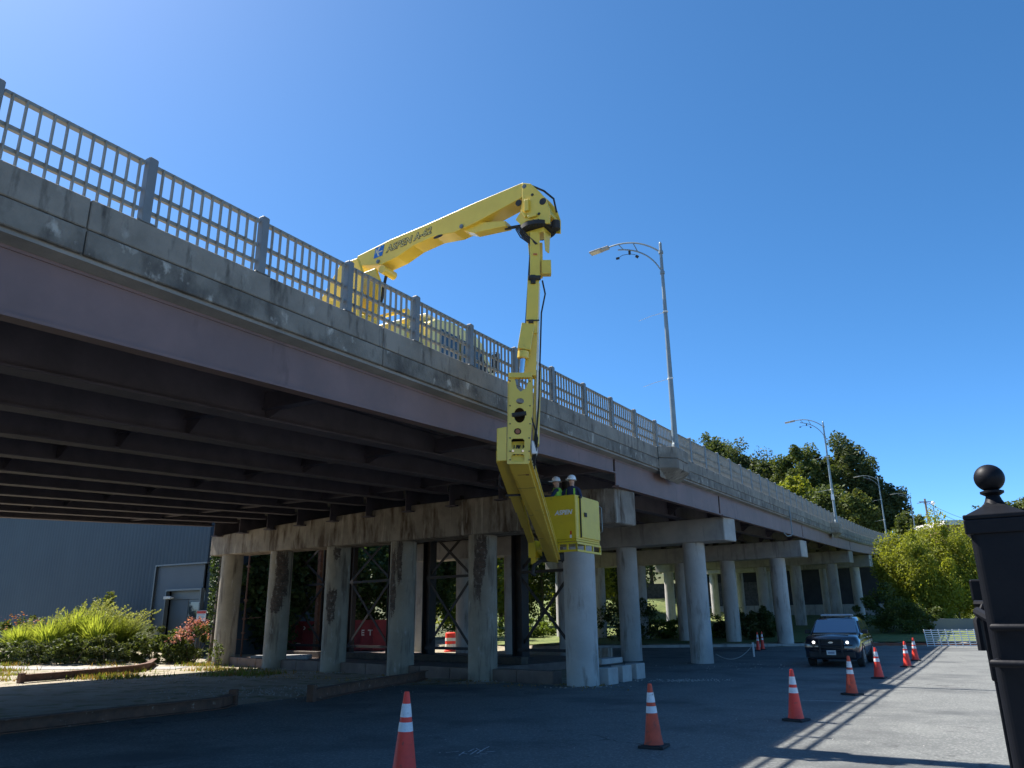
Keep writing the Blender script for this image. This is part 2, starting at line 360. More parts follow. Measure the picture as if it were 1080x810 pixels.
# ---- camera
cd = bpy.data.cameras.new('camera'); co = bpy.data.objects.new('camera', cd); C.objects.link(co); scene.camera = co
cd.sensor_width = 36; cd.lens = 36*FPX/1080; cd.clip_end = 6000; cd.clip_start = .05
M = Matrix.Identity(4)
for i in range(3): M[i][0] = CR[i]; M[i][1] = CU[i]; M[i][2] = -_F[i]
M.translation = (0, 0, H); co.matrix_world = M
vs_ = scene.view_settings; vs_.view_transform = 'Standard'; vs_.look = 'None'; vs_.exposure = 1.6; vs_.gamma = 1
#@@BRIDGE
# ================================================================ BRIDGE
BR = empty('highway_bridge', S(20, -9, 0), label='long concrete and mauve steel highway overpass crossing above the asphalt lot', cat='bridge')
ST = list(np.arange(-26, 132.1, 2.0))
# deck slab
mb = MB()
secs = []
for s in ST:
    z = rail(s); l = ledge(s)
    secs.append([S(s, -8.06, z-1.60), S(s, -8.06, z-1.38), S(s, l+.06, z-1.38), S(s, l+.06, z-1.60)])
mb.loft(secs); mb.build('deck', SOFF, BR)
mb = MB()                              # road surface on the deck
mb.loft([[S(s, -9.9, rail(s)-1.376), S(s, ledge(s)+2, rail(s)-1.376)] for s in ST], closed=False, caps=False)
mb.build('road_surface', ASPH, BR)
mb = MB()                              # raised walk behind the parapet
mb.loft([[S(s, -9.9, rail(s)-1.37), S(s, -9.9, rail(s)-1.22), S(s, -8.40, rail(s)-1.22), S(s, -8.40, rail(s)-1.37)] for s in ST])
mb.build('walkway', SOFF, BR)
# parapets: two courses with a groove between, vertical joints
def parapet(tf, sgn, name):
    mb = MB()
    for i in range(31):
        s0 = -26.9 + 5.2*i + .008; s1 = s0 + 5.184
        if s1 > 132: break
        for (a, b, inset) in ((-1.56, -1.255, .0), (-1.235, -.86, .012)):
            sec = []
            for s in np.linspace(s0, s1, 4):
                z = rail(s); t = tf(s)
                sec.append([S(s, t-sgn*inset, z+a), S(s, t-sgn*inset, z+b), S(s, t-sgn*.32, z+b), S(s, t-sgn*.32, z+a)])
            mb.loft(sec, mi=int(a < -1.5))
    secs = [[S(s, tf(s)-sgn*.05, rail(s)-1.57), S(s, tf(s)-sgn*.05, rail(s)-.88), S(s, tf(s)-sgn*.27, rail(s)-.88), S(s, tf(s)-sgn*.27, rail(s)-1.57)] for s in ST[1:-1]]
    mb.loft(secs)
    return mb.build(name, [PARA, PARB], BR, bevel=.012, seg=1)
parapet(lambda s: -8.0, 1, 'parapet')
parapet(lambda s: ledge(s), -1, 'parapet')
# slab haunch under the overhang
mb = MB(); mb.loft([[S(s, -8.05, rail(s)-1.60), S(s, -8.05, rail(s)-1.615), S(s, -8.25, rail(s)-1.652), S(s, -8.6, rail(s)-1.652), S(s, -8.6, rail(s)-1.60)] for s in ST])
mb.build('overhang', SOFF, BR)
# girders
SP = [(-26, 20.0, 0), (20.15, 30.8, 1), (31.0, 49.0, 1), (49.2, 70.8, 1), (71.0, 86.4, 1), (86.6, 101, 1)]
def girder_t(i, s): return -8.27 + (ledge(s)+1.5+8.27)*i/10
for i in range(11):
    for (a, b, k) in SP:
        mb = MB(); secs = []
        nst = max(2, int((b-a)/4)+1)
        off_ = -.17*(girder_t(i, 30)+8.3)
        for s in np.linspace(a + (off_ if a > 0 else 0), b + (off_ if b < 100 else 0), nst):
            t = girder_t(i, s); zb = (4.97+(s-3.8)*.052 if k == 0 else rail(s)-2.4); zt = rail(s)-1.602 if i else rail(s)-1.655; zb -= .05 if i == 0 else 0
            w_, tf = (.19 if i else .10), .04
            secs.append([S(s, t+w_, zb), S(s, t+w_, zb+tf), S(s, t+.014, zb+tf), S(s, t+.014, zt-tf), S(s, t+(.15 if i else .03), zt-tf), S(s, t+(.15 if i else .03), zt),
                         S(s, t-.15, zt), S(s, t-.15, zt-tf), S(s, t-.014, zt-tf), S(s, t-.014, zb+tf), S(s, t-w_, zb+tf), S(s, t-w_, zb)])
        mb.loft(secs); mb.build('girder', MAUVE if i == 0 else SHADEP, BR)
# cross frames between girders, with triangular gusset brackets
for s in [-15, -8.5, -2, 4.0, 9.2, 14.4, 19.6, 25.5, 30.4, 36, 42, 48, 54, 60, 66, 76, 82]:
    for i in range(10):
        if s > 45 and i > 4: continue
        t0, t1 = girder_t(i, s)-.02, girder_t(i+1, s)+.02; zb = 4.97+(s-3.8)*.052 if s < 20.9 else rail(s)-2.4; zt = rail(s)-1.61
        if i == 0: zt -= .12
        mb = MB(); d0, d1 = (t0, t1)
        mb.sbox(s-.06, s+.06, t1, t0, zt-.30, zt-.02)
        mb.sbox(s-.10, s+.10, t1, t0, zt-.34, zt-.302)
        for (tt, sg) in ((t0, -1), (t1, 1)):
            mb.prism([S(s-.008, tt, zb+.05), S(s-.008, tt+sg*.08, zb+.05), S(s-.008, tt+sg*.42, zt-.345), S(s-.008, tt, zt-.345)], U*.016)
        mb.build('cross_frame', SHADEP, BR)
# railing
def railing(tf, sgn, every, s_end, pan, postn):
    n0 = 0
    smax = s_end
    k = 0; s = 5.0 - 1.832*5
    while s < smax:
        z = rail(s); t = tf(s) - sgn*.10
        mb = MB()
        mb.box(S(s, t, z-.86+.45), .062, .055, .465, U, W)
        mb.box(S(s, t, z+.055+.004), .055, .048, .008, U, W)
        mb.box(S(s, t, z-.85), .13, .095, .012, U, W)
        mb.build(postn, POSTM, BR, bevel=.012, seg=1)
        s1 = s+1.832; za, zb = rail(s), rail(s1); d = (S(s1, tf(s1)-sgn*.10, zb)-S(s, tf(s)-sgn*.10, za)).normalized()
        a = S(s+.085, tf(s)-sgn*.125, rail(s+.085)); b = S(s1-.085, tf(s1)-sgn*.125, rail(s1-.085))
        mb = MB()
        mb.beam(a+Z*-.02, b+Z*-.02, .075, .045)
        mb.beam(a+Z*-.40, b+Z*-.40, .05, .05)
        mb.beam(a+Z*-.66, b+Z*-.66, .05, .05)
        for j in range(every):
            f = (j+.5)/every; p = a.lerp(b, f) + W*(sgn*.045)
            mb.box(p+Z*-.432, .0095, .02, .418, U, W)
        mb.build(pan, RAILM, BR)
        s = s1
railing(lambda s: -8.0, 1, 11, 128, 'railing_panel', 'railing_post')
# scupper conduit on the fascia
mb = MB(); s_ = 43.5
mb.tube([S(44, -7.93, rail(44)-1.0), S(44, -7.93, rail(44)-2.45), S(43.8, -7.97, rail(44)-2.6), S(43.4, -8.1, rail(44)-2.65), S(43.1, -8.2, rail(44)-2.5)], .03, 8)
mb.build('conduit', POLE, BR, smooth=True)
# piers
SPALL = mat('spalled_concrete', (.13, .10, .08), .95, (.06, .047, .038), 5, bump=1, bscale=25, stain=((.24, .21, .18), 9, (1, 1, 1), .56, .64))
STAINM = mat('damp_stain', (.22, .20, .175), .9, (.12, .105, .09), 4, stretch=(2, 2, .3), bump=.3)
# column: list of (angle from the camera side, metres below the cap, half angle, half height, bars)
SPALLS = {4: [(.10, 1.15, .62, 1.15, 1), (-.35, 2.1, .35, .45, 1)], 3: [(-.15, .28, .28, .22, 0), (-.45, 2.2, .42, .62, 1)], 2: [(-.85, 1.5, .30, 1.1, 1), (-.30, .7, .22, .75, 0)], 1: [(-.05, .6, .34, .62, 1), (-.35, 1.1, .30, .9, 0)]}
BENTS = [(20.9, [-10, -13.8, -17.6, -21.3, -25.1, -28.9], 4.42, 5.42, .035, OLDC, COLC, .47, .17),
         (32.4, [-10, -13.3, -16.6, -19.9, -23.2, -26.5], 4.84, 5.80, .012, CONC, COLC, .46, .17),
         (49.2, [-10, -13.2, -16.4, -19.6, -22.9, -26.1], 5.18, 6.16, .01, CONC, COLC, .46, .17),
         (71.0, [-10, -13.05, -16.1, -19.2, -22.3, -25.3], 6.0, 7.0, .0, CONC, COLC, .46, .17),
         (86.5, [-10, -13.05, -16.1, -19.2, -22.3, -25.3], 6.45, 7.6, .0, CONC, COLC, .46, .17)]
for bi, (sb, ts, zb, zt, sl_, cm, km, cr, skw) in enumerate(BENTS):
    sk_ = lambda t: sb - skw*(t+8.3)
    tl = ts[-1]-1.05; dvec = (S(sk_(tl), tl)-S(sk_(-8.3), -8.3)).normalized(); nv = V((-dvec.y, dvec.x, 0))
    if nv.dot(U) < 0: nv = -nv
    hw = .55
    mb = MB(); secs = []
    for t in (-8.3, -9.0, (ts[0]+ts[1])/2, ts[2], ts[4], tl):
        p = S(sk_(t), t); up = -(t+8.3)*sl_*.5
        z0, z1 = zb+up*.9, zt+up*.7
        if bi == 0: z1 = lerp_tab(t, [tl, -25, -17.6, -11.9, -9, -8.3], [5.62, 5.74, 5.78, 5.66, 5.47, 5.42])
        secs.append([p-nv*hw+Z*z0, p-nv*hw+Z*z1, p+nv*hw+Z*z1, p+nv*hw+Z*z0])
    mb.loft(secs); cap = mb.build('pier_cap', cm, BR, bevel=.03, seg=1)
    if bi == 0: tag(cap, 'weathered pier cap streaked with rust and dirt')
    for ci, t in enumerate(ts):
        p = S(sk_(t), t) ; zg = hz(p.x, p.y); mb = MB(); up = -(t+8.3)*sl_*.5*.9
        top = zb+up+.01
        mb.cyl(p+Z*(zg-.3), p+Z*top, cr, cr, 40)
        colm = OLDCOL if bi == 0 and ci > 0 else km
        c_ = mb.build('column', colm, cap, smooth=True)
        if bi == 0 and ci in SPALLS:     # broken-out patches with exposed reinforcement
            base_v = math.atan2(-p.y, -p.x)
            rng = np.random.default_rng(50+ci)
            for (aoff, zc_, ra, rz_, bars) in SPALLS[ci]:
                mb = MB(); da = .028; dzc = .022; R0 = cr+.004
                ph = rng.uniform(0, 6, 6)
                zc_ = top - zc_
                na, nzc = int(ra*1.5/da), int(rz_*1.4/dzc)
                key = {}
                def vtx(i, k):
                    if (i, k) not in key:
                        a = base_v+aoff+i*da; rr = R0-.0
                        key[(i, k)] = len(mb.v); mb.v.append(tuple(p+V((rr*math.cos(a), rr*math.sin(a), zc_+k*dzc))))
                    return key[(i, k)]
                for i in range(-na, na):
                    for k in range(-nzc, nzc):
                        x, z = (i+.5)*da/ra, (k+.5)*dzc/rz_
                        if zc_+(k+1)*dzc > top-.005: continue
                        th = math.atan2(z, x); rr = math.hypot(x, z)
                        lim = 1+.13*math.sin(3*th+ph[0])+.10*math.sin(5*th+ph[1])+.08*math.sin(9*th+ph[2])+.07*math.sin(17*th+ph[3])+.05*rng.normal()
                        if abs(x)**2.6+abs(z)**2.6 < lim**2.6: mb.f.append((vtx(i, k), vtx(i+1, k), vtx(i+1, k+1), vtx(i, k+1))); mb.m.append(0)
                mb.build('spalled_patch', SPALL, cap)
                if bars:
                    for q in range(int(rz_*2/.13)):
                        z = zc_-rz_*.92+q*.13; mb = MB(); ww = ra*(.55+.25*rng.uniform())
                        if z > top-.03: continue
                        mb.tube([p+V(((cr+.012)*math.cos(base_v+aoff+ww*k), (cr+.012)*math.sin(base_v+aoff+ww*k), z+.01*rng.normal())) for k in (-1, -.5, 0, .5, 1)], .006, 4); mb.build('reinforcement_bar', RUST, cap)
# bearings on caps
for bi, (sb, ts, zb, zt, sl_, cm, km, cr, skw) in enumerate(BENTS[:3]):
    for i in range(11):
        t = girder_t(i, sb)
        if i == 0: continue
        ss = sb - skw*(t+8.3); up = -(t+8.3)*sl_*.5*.7
        for side in (-.28, .28):
            zg_ = 4.97+(ss-3.8)*.052 if (bi == 0 and side < 0) else (rail(ss+side)-2.4)
            z0 = lerp_tab(t, [-30, -25, -17.6, -11.9, -9, -8.3], [5.62, 5.74, 5.78, 5.66, 5.47, 5.42]) if bi == 0 else zt+up
            if zg_-z0 < .03: continue
            mb = MB(); mb.box(S(ss+side*.6, t, (z0+zg_)/2), .08, .10, (zg_-z0)/2-.004, U, W); mb.build('bearing', DSTEEL, BR)
# abutment
mb = MB(); mb.sbox(101.5, 103, -33, -7.6, 0, rail(101)-1.62); mb.build('abutment', mat('abutment_shade', (.05, .05, .052), .9, (.035, .035, .037), 1), BR)  # concrete face coloured near black to stand for the dark void
mb = MB(); mb.sbox(95, 95.5, -33, -8.0, hz(*S(95, -15).xy)-.5, hz(*S(95, -15).xy)+1.15); mb.build('toe_wall', CONC, BR)
# lamp brackets on the parapet and lamps
def lamp_pedestal(s):
    z = rail(s); mb = MB()
    for a, b in ((-1.56, -1.255), (-1.235, -.86)):
        poly = [S(s-1.05, -7.99, z+a), S(s-.62, -7.52, z+a), S(s+.62, -7.52, z+a), S(s+1.05, -7.99, z+a)]
        mb.prism(poly, Z*(b-a))
    poly = [S(s-.95, -7.99, z-1.5), S(s-.58, -7.56, z-1.5), S(s+.58, -7.56, z-1.5), S(s+.95, -7.99, z-1.5)]
    mb.prism(poly, Z*.62)
    top = [S(s-1.05, -7.99, z-1.562), S(s-.62, -7.53, z-1.562), S(s+.62, -7.53, z-1.562), S(s+1.05, -7.99, z-1.562)]
    bot = [S(s-.9, -8.02, z-1.85), S(s-.45, -7.98, z-1.85), S(s+.45, -7.98, z-1.85), S(s+.9, -8.02, z-1.85)]
    mb.loft([top, bot]); mb.build('lamp_pedestal', PARA, BR, bevel=.012, seg=1)
def lamp(base, label, extras=True, box=False):
    e = empty('street_lamp', base, label=label, cat='street lamp', group='street lamps along the bridge')
    mb = MB(); mb.tube([V((0, 0, 0)), V((0, 0, 7.6))], [.10, .05], 14); mb.cyl(V((0, 0, 7.6)), V((0, 0, 7.66)), .055, .02, 14)
    mb.build('pole', POLE, e, smooth=True, local=True)
    mb = MB(); mb.lathe((0, 0, 0), [(.17, 0), (.17, .03), (.12, .05), (.115, .22), (.10, .25)], 14)
    for k in range(4): mb.cyl(V((.13*math.cos(k*PI/2+.8), .13*math.sin(k*PI/2+.8), .03)), V((.13*math.cos(k*PI/2+.8), .13*math.sin(k*PI/2+.8), .07)), .02, n=6)
    mb.build('base_plate', POLE, e, smooth=True, local=True)
    a = MB(); L_ = -W
    cur = lambda pts: [L_*x + Z*z for x, z in pts]
    def bez(p0, p1, p2, p3, n=12):
        out = []
        for i in range(n+1):
            t = i/n; out.append(tuple(p0[j]*(1-t)**3+3*p1[j]*t*(1-t)**2+3*p2[j]*t*t*(1-t)+p3[j]*t**3 for j in (0, 1)))
        return out
    up = bez((0, 7.25), (.5, 7.75), (1.1, 8.1), (2.05, 7.98)); lo = bez((0, 6.45), (.25, 7.1), (.75, 7.62), (1.62, 7.78))
    a.tube(cur(up), .03, 8); a.tube(cur(lo), .026, 8)
    for i, j in ((7, 8), (10, 11)): a.cyl(L_*up[i][0]+Z*up[i][1], L_*lo[j][0]+Z*lo[j][1], .02, n=6)
    for z in (7.25, 6.45): a.cyl(V((0, 0, z-.05)), V((0, 0, z+.05)), .085, n=12)
    a.build('arm', POLE, e, smooth=True, local=True)
    h = MB(); d = (L_ + Z*-.10).normalized(); p = L_*2.0+Z*7.98
    x = d.cross(Z).normalized(); y = x.cross(d)
    h.box(p+d*.14, .085, .16, .055, x, d, y); h.box(p+d*.50, .15, .24, .03, x, d, y); h.box(p+d*.30, .11, .06, .045, x, d, y)
    hd = h.build('lamp_head', mat('lamp_grey', (.30, .29, .26), .5), e, bevel=.015, local=True)
    g = MB(); g.box(p+d*.52-y*.034, .12, .18, .006, x, d, y); gp = g.build('lens', mat('lens_cream', (.55, .50, .36), .35), e, local=True)
    if extras:
        g = MB(); q = L_*1.18+Z*7.62; g.cyl(q, q-Z*.14, .045, n=8); g.tube([q-Z*.12, q+L_*.28-Z*.1, q+L_*.42-Z*.16], .01, 5); g.tube([q-Z*.12, q-L_*.2-Z*.2, q-L_*.26-Z*.26], .01, 5)
        g.box(q+L_*.47-Z*.18, .06, .03, .035, L_, x); g.box(q-L_*.28-Z*.3, .05, .03, .05, (L_-Z).normalized(), x, (L_+Z).normalized()); g.build('camera_bracket', DSTEEL, e, local=True)
    g = MB()
    for z in (2.5, 4.95): g.tube([Z*z, L_*.55+Z*(z-.05), L_*1.0+Z*(z-.14)], [.009, .008, .006], 5); g.box(Z*z, .085, .085, .02)
    g.build('banner_rod', WHITE, e, local=True)
    if box:
        g = MB(); g.box(V((0, 0, 1.9))-U*.12, .1, .08, .2, W, U); g.build('control_box', WHITE, e, local=True)
    return e
LS = [(-5.8, 'street lamp on the bridge parapet nearest the camera, behind the view'), (24.2, 'tallest looking street lamp, rising from the concrete parapet bulge just past the yellow boom'),
      (60.4, 'street lamp with a small white box on its pole, standing before the big tree crowns'), (102.5, 'street lamp on the far parapet end in front of the dark tree edge')]
for i, (s, lb) in enumerate(LS):
    if i == 0: continue
    lamp_pedestal(s); lamp(S(s, -7.74, rail(s)-.86), lb, box=(i == 2))
lamp(at(968, 575, 118), 'small distant street lamp standing left of the wooden utility pole')
lamp(at(991, 573, 150), 'most distant slim street lamp, just beyond the utility pole', extras=False)
#@@TRUCK
# ================================================================ INSPECTION TRUCK
PS = 12.45
TR = empty('inspection_truck', S(13.5, -11.6, rail(13)-1.37), label='yellow inspection truck on the overpass, its jointed boom folded over the railing', cat='truck')
dz = rail(13.5)-1.37
def sb(mb, *a): mb.sbox(*a); return mb
mb = MB(); mb.sbox(8.2, 19.6, -12.0, -11.2, dz+.55, dz+.85); mb.build('chassis', BLACKM, TR)
mb = MB(); mb.sbox(8.2, 13.9, -12.85, -10.4, dz+.88, dz+1.25); mb.build('truck_bed', YEL, TR, bevel=.04)
for (a, b) in ((9.6, 0), (10.9, 0), (18.4, 0)):
    for tt in (-10.55, -12.7):
        mb = MB(); mb.cyl(S(a, tt-.16, dz+.5), S(a, tt+.16, dz+.5), .5, n=28); wh = mb.build('wheel', BLACKM, TR, smooth=True)
        mb = MB(); mb.cyl(S(a, tt-.17, dz+.5), S(a, tt+.17, dz+.5), .28, n=20); mb.build('rim', WHITE, wh, smooth=True)
# cab: profile along s
prof = [(14.1, .8), (14.1, 2.55), (14.35, 2.72), (15.0, 2.86), (16.2, 2.84), (16.55, 2.7), (17.2, 1.85), (19.3, 1.6), (19.6, 1.3), (19.6, .8)]
mb = MB(); mb.prism([S(s, -10.42, dz+z) for s, z in prof], W*-2.36); cab = mb.build('cab', CREAM, TR, bevel=.06)
mb = MB(); mb.prism([S(s, -10.38, dz+z) for s, z in ((14.5, 1.75), (14.5, 2.5), (15.25, 2.5), (15.25, 1.75))], W*.0+W*-.03); mb.build('window', GLASS, cab)
mb = MB(); mb.prism([S(s, -10.38, dz+z) for s, z in ((15.4, 1.75), (15.4, 2.5), (16.3, 2.5), (16.85, 1.8))], W*-.03); mb.build('window', GLASS, cab)
mb = MB(); mb.prism([S(s, -10.385, dz+z) for s, z in ((15.33, .95), (15.33, 2.58), (15.31, 2.58), (15.31, .95))], W*-.02); mb.build('door_seam', BLACKM, cab)
mb = MB(); mb.sbox(14.085, 14.11, -12.3, -11.1, dz+1.8, dz+2.45); mb.build('rear_window', GLASS, cab)
mb = MB(); mb.sbox(14.3, 16.2, -12.5, -10.7, dz+2.86, dz+2.93); mb.build('roof_cap', WHITE, cab, bevel=.03)
mb = MB(); mb.tube([S(16.6, -10.42, dz+2.45), S(16.75, -10.15, dz+2.5), S(16.75, -10.15, dz+1.9), S(16.6, -10.42, dz+1.95)], .015, 6); mb.sbox(16.72, 16.78, -10.28, -10.06, dz+1.95, dz+2.45); mb.build('mirror', BLACKM, cab)
# guard frame and toolboxes behind the cab
mb = MB()
for s in (13.3, 13.85):
    for t in (-10.5, -12.7): mb.beam(S(s, t, dz+1.25), S(s, t, dz+2.6), .07, .07, U)
    mb.beam(S(s, -10.5, dz+2.6), S(s, -12.7, dz+2.6), .07, .07)
mb.build('guard_frame', YEL, TR)
mb = MB(); mb.sbox(12.9, 14.0, -12.6, -10.5, dz+1.26, dz+2.2); mb.build('tool_box', CREAM, TR, bevel=.03)
# pedestal and turret
zp = dz+1.26
mb = MB(); mb.cyl(S(12.0, -11.6, zp), S(12.0, -11.6, zp+.9), .55, .5, 28); mb.cyl(S(12.0, -11.6, zp+.9), S(12.0, -11.6, zp+1.05), .68, n=28); mb.build('pedestal', YEL, TR, smooth=True)
a0 = on_plane(347, 322, U, PS-.35); a1 = on_plane(368, 284, U, PS-.35); a2 = on_plane(386, 277, U, PS-.35); a3 = on_plane(391, 292, U, PS-.35); a4 = on_plane(385, 345, U, PS-.35); a5 = on_plane(350, 350, U, PS-.35)
mb = MB()
for off in (0, .62): mb.prism([p+U*(off-.3) for p in (a0, a1, a2, a3, a4, a5)], U*.10)
mb.beam((a0+a5)/2+U*.05, (a4)+U*.05, .4, .5); 
tur = mb.build('turret', YEL, TR, bevel=.02)
mb = MB()
for k in range(7):
    f = k/6; p = a0.lerp(a1, f*.9) + U*.05 + W*.12
    mb.tube([p, p+W*.2+Z*(-.1+.05*k % .2), p+W*.32-Z*.25], .028, 6)
mb.box(a5+W*.35+Z*.35-U*.05, .18, .2, .2, U, W); mb.build('hose', BLACKM, tur)
# main boom (outline on its own plane, 0.42 thick)
G = lambda x, y: on_plane(x, y, U, PS)
outline = [G(377, 270), G(412, 252.5), G(449, 237), G(500, 214), G(551, 192.5), G(557, 200), G(549, 209), G(525, 222), G(500, 235.5), G(479, 245), G(458, 249), G(436, 259), G(419, 271), G(402, 279), G(382, 280), G(375, 283)]
mb = MB(); mb.prism(outline, U*.42); boom = mb.build('main_boom', YEL, TR, bevel=.012)
td_ = (G(479, 243)-G(449, 254)).normalized()
# underslung cylinder box and rod at its outer end
p0 = G(494, 246.5)+U*.10; p1 = G(531, 239)+U*.10
mb = MB(); mb.prism([G(484, 241)+U*.08, G(497, 233)+U*.08, G(531, 231)+U*.08, G(532, 236.5)+U*.08, G(498, 244)+U*.08], U*.24); mb.build('cylinder_cover', YEL, boom, bevel=.015)
mb = MB(); mb.cyl(G(528, 237)+U*.2, G(548, 233.5)+U*.2, .035, n=14); mb.build('piston_rod', BLACKM, boom, smooth=True)
mb = MB()
for q in (G(487, 239), G(399, 276), G(553.5, 197)): mb.cyl(q-U*.025, q+U*.005, .05, n=18); mb.cyl(q-U*.035, q-U*.025, .03, n=12)
mb.build('pivot_pin', mat('pin_steel', (.22, .22, .20), .45, metal=.6), boom, smooth=True)
mb = MB(); q = G(462, 249.5); mb.prism([q+td_*(.13*math.cos(a))+Z*(.035*math.sin(a))-U*.003 for a in np.linspace(0, 2*PI, 16, endpoint=False)], U*.006); mb.build('slot_shade', BLACKM, boom)  # flat black ellipse paints the dark inside of the hole
# lift cylinder from turret to boom
mb = MB(); mb.cyl(G(395, 317)+U*.2, G(400, 296)+U*.2, .05, n=14); mb.cyl(G(398, 303)+U*.2, G(402, 285)+U*.2, .035, n=14); mb.build('lift_cylinder', BLACKM, TR, smooth=True)
mb = MB(); q = G(403, 284)+U*-.01; mb.cyl(q, q+U*.44, .10, n=20); mb.build('cylinder_lug', YEL, boom, smooth=True)
# lettering and emblem
td = (G(449, 237)-G(412, 252.5)).normalized(); tu = (-U).cross(td); 
if tu.z < 0: tu = -tu
tp = G(420.5, 258.3)-U*.004
for (sz, off, mm, dd) in ((.235, .012, DARKTX, .002), (.235, -.001, mat('letter_face', (.62, .50, .14), .4), .004)):
    text_part('ASPEN', sz, tp-U*dd, td, tu, mm, boom, .002, .32, bold=off, sx=1.02)
tp = G(445.5, 247.2)-U*.004; td2 = (G(500, 214)-G(449, 237)).normalized()
tu2 = (-U).cross(td2); tu2 = tu2 if tu2.z > 0 else -tu2
for (sz, off, mm, dd) in ((.235, .012, DARKTX, .002), (.235, -.001, MATS['letter_face'], .004)):
    text_part('A-62', sz, tp-U*dd, td2, tu2, mm, boom, .002, .32, bold=off, sx=1.0)
ep = G(400, 265.5)-U*.006
mb = MB(); k = .13
def eq(pts, d): return [ep - U*d + td*(x+y*.3) + tu*y for x, y in pts]
mb.prism(eq([(-k, -k), (k, -k), (k, k), (-k, k)], 0), -U*.004); mb.build('emblem', BLUE, boom)
mb = MB(); mb.prism(eq([(-.02, .12), (.03, .12), (-.03, 0), (.10, .0), (.12, -.03), (-.01, -.03), (.05, -.12), (.0, -.12), (-.07, 0)], .006), -U*.002)
mb.prism(eq([(-.10, .10), (-.06, .02), (-.1, -.04)], .006), -U*.002); mb.build('emblem_mark', MATS['lens_cream'], boom)
# outer joint head with slewing ring
BY = 14.25
B = lambda x, y, Y=BY: at(x, y, Y)
mb = MB(); out = [(551, 193), (560, 194), (569, 202), (576, 210), (580, 222), (580, 236), (574, 236), (565, 234), (556, 233), (550, 238), (544, 232), (549, 224), (551, 213)]
for o_ in (-.02, .46): mb.prism([G(x, y)+U*o_ for x, y in out], U*.05)
mb.beam(G(565, 203)+U*.24, G(579, 226)+U*.24, .40, .05, U.cross((G(579, 226)-G(565, 203))).normalized()); hd = mb.build('boom_head', YEL, TR, bevel=.012)
mb = MB()
for (x, y, rr_) in ((573, 213, .075), (547.5, 214.5, .07), (569, 226, .03), (562, 206, .03)):
    q = G(x, y)-U*.02; mb = MB(); mb.cyl(q-U*.012, q+U*.01, rr_, n=18); mb.build('pivot_boss', BLACKM, hd, smooth=True)
mb = MB()
mb.box(G(557, 218)-U*.05, .05, .035, .13, W, U); mb.cyl(G(552, 224)-U*.05, G(556, 230)-U*.05, .03, n=10); mb.box(G(563, 229)-U*.05, .10, .03, .03, W, U)
mb.build('valve_block', YEL, hd, bevel=.008)
mb = MB(); e0 = G(569, 199)+U*.2; e1_ = G(580, 220)+U*.2; mb.tube([G(560, 195)+U*.05, e0+Z*.05, G(577, 208)+U*.2+Z*.05+W*.05, e1_+W*.05], .022, 6); mb.build('cable_loop', BLACKM, hd, smooth=True)
rc = G(562, 238)+U*.22
mb = MB(); mb.cyl(rc-Z*.05, rc+Z*.04, .38, n=36)
for k in range(20): a = 2*PI*k/20; mb.cyl(rc+V((.33*math.cos(a), .33*math.sin(a), -.075)), rc+V((.33*math.cos(a), .33*math.sin(a), .07)), .018, n=6)
mb.cyl(rc+W*.42-Z*.1, rc+W*.42+Z*.08, .09, n=14); mb.build('slewing_ring', BLACKM, TR, smooth=True)
mb = MB(); mb.cyl(rc+Z*.05-W*.28-U*.1, rc+Z*.05-W*.28+U*.2, .085, n=12); 
for k in range(5): mb.tube([rc+W*(-.30+.04*k)+Z*.12-U*.2, rc+W*(-.36+.03*k)-Z*.02-U*.3, rc+W*(-.28+.04*k)-Z*.2-U*.25, rc+W*(.03*k-.05)-Z*.42-U*.18], .014, 6)
mb.build('hose', BLACKM, hd, smooth=True)
# yoke under ring
rcb = rc-Z*.06
mb = MB(); mb.sbox(0, 0, 0, 0, 0, 0) if False else None
mb.box(rcb-Z*.05, .16, .22, .05, U, W)
for t_ in (-.19, .19): mb.prism([rcb+W*t_+U*-.14, rcb+W*t_+U*.14, rcb+W*t_+U*.07-Z*.5, rcb+W*t_-U*.07-Z*.5], W*.03)
mb.build('yoke', YEL, TR, bevel=.008)
mb = MB(); mb.cyl(rcb-Z*.08+U*-.05, B(564, 262), .055, n=14); mb.build('piston_rod', CHROME, TR, smooth=True)
# vertical boom sections
face = lambda a, b: (B(*b)-B(*a))
def col_beam(a, b, w_, d_, name, Y0=BY, Y1=None, m=YEL, par=TR, bev=.012):
    p, q = at(*a, Y0), at(*b, Y1 or Y0); mb = MB(); up = V((0, -1, 0)); mb.beam(p, q, w_, d_, up); return mb.build(name, m, par, bevel=bev)
seca = col_beam((564, 247), (564, 295), .20, .26, 'boom_section')
col_beam((570, 258), (570.5, 292), .08, .20, 'boom_section', BY+.10)
mb = MB(); p = B(576, 283); mb.box(p, .10, .08, .155); mb.build('junction_box', YEL, TR, bevel=.01)
mb = MB(); mb.cyl(B(557, 296.5)-V((0, .16, 0))+Z*0, B(570, 296.5)-V((0, .16, 0)), .05, n=12); mb.box(B(562, 298)-V((0, .14, 0)), .05, .04, .09); mb.build('knuckle', BLACKM, TR, smooth=True)
secb = col_beam((562.5, 294), (559, 398), .235, .26, 'boom_section')
mb = MB(); pts = [(553, 352), (556, 340), (560, 337), (565, 340), (567, 352)]; mb.prism([B(x, y, BY-.135) for x, y in pts], V((0, -.03, 0))); mb.build('cover_flap', YEL, TR)
mb = MB(); mb.box(B(560, 339, BY-.20), .05, .02, .035); mb.build('latch', BLACKM, TR)
mb = MB(); a, b = B(568.6, 300), B(565.8, 470); mb.beam(a, b, .035, .10, V((0, -1, 0))); mb.build('cable_track', WHITE, TR)
secc = col_beam((567, 392), (565, 470), .13, .24, 'boom_section', BY+.12)
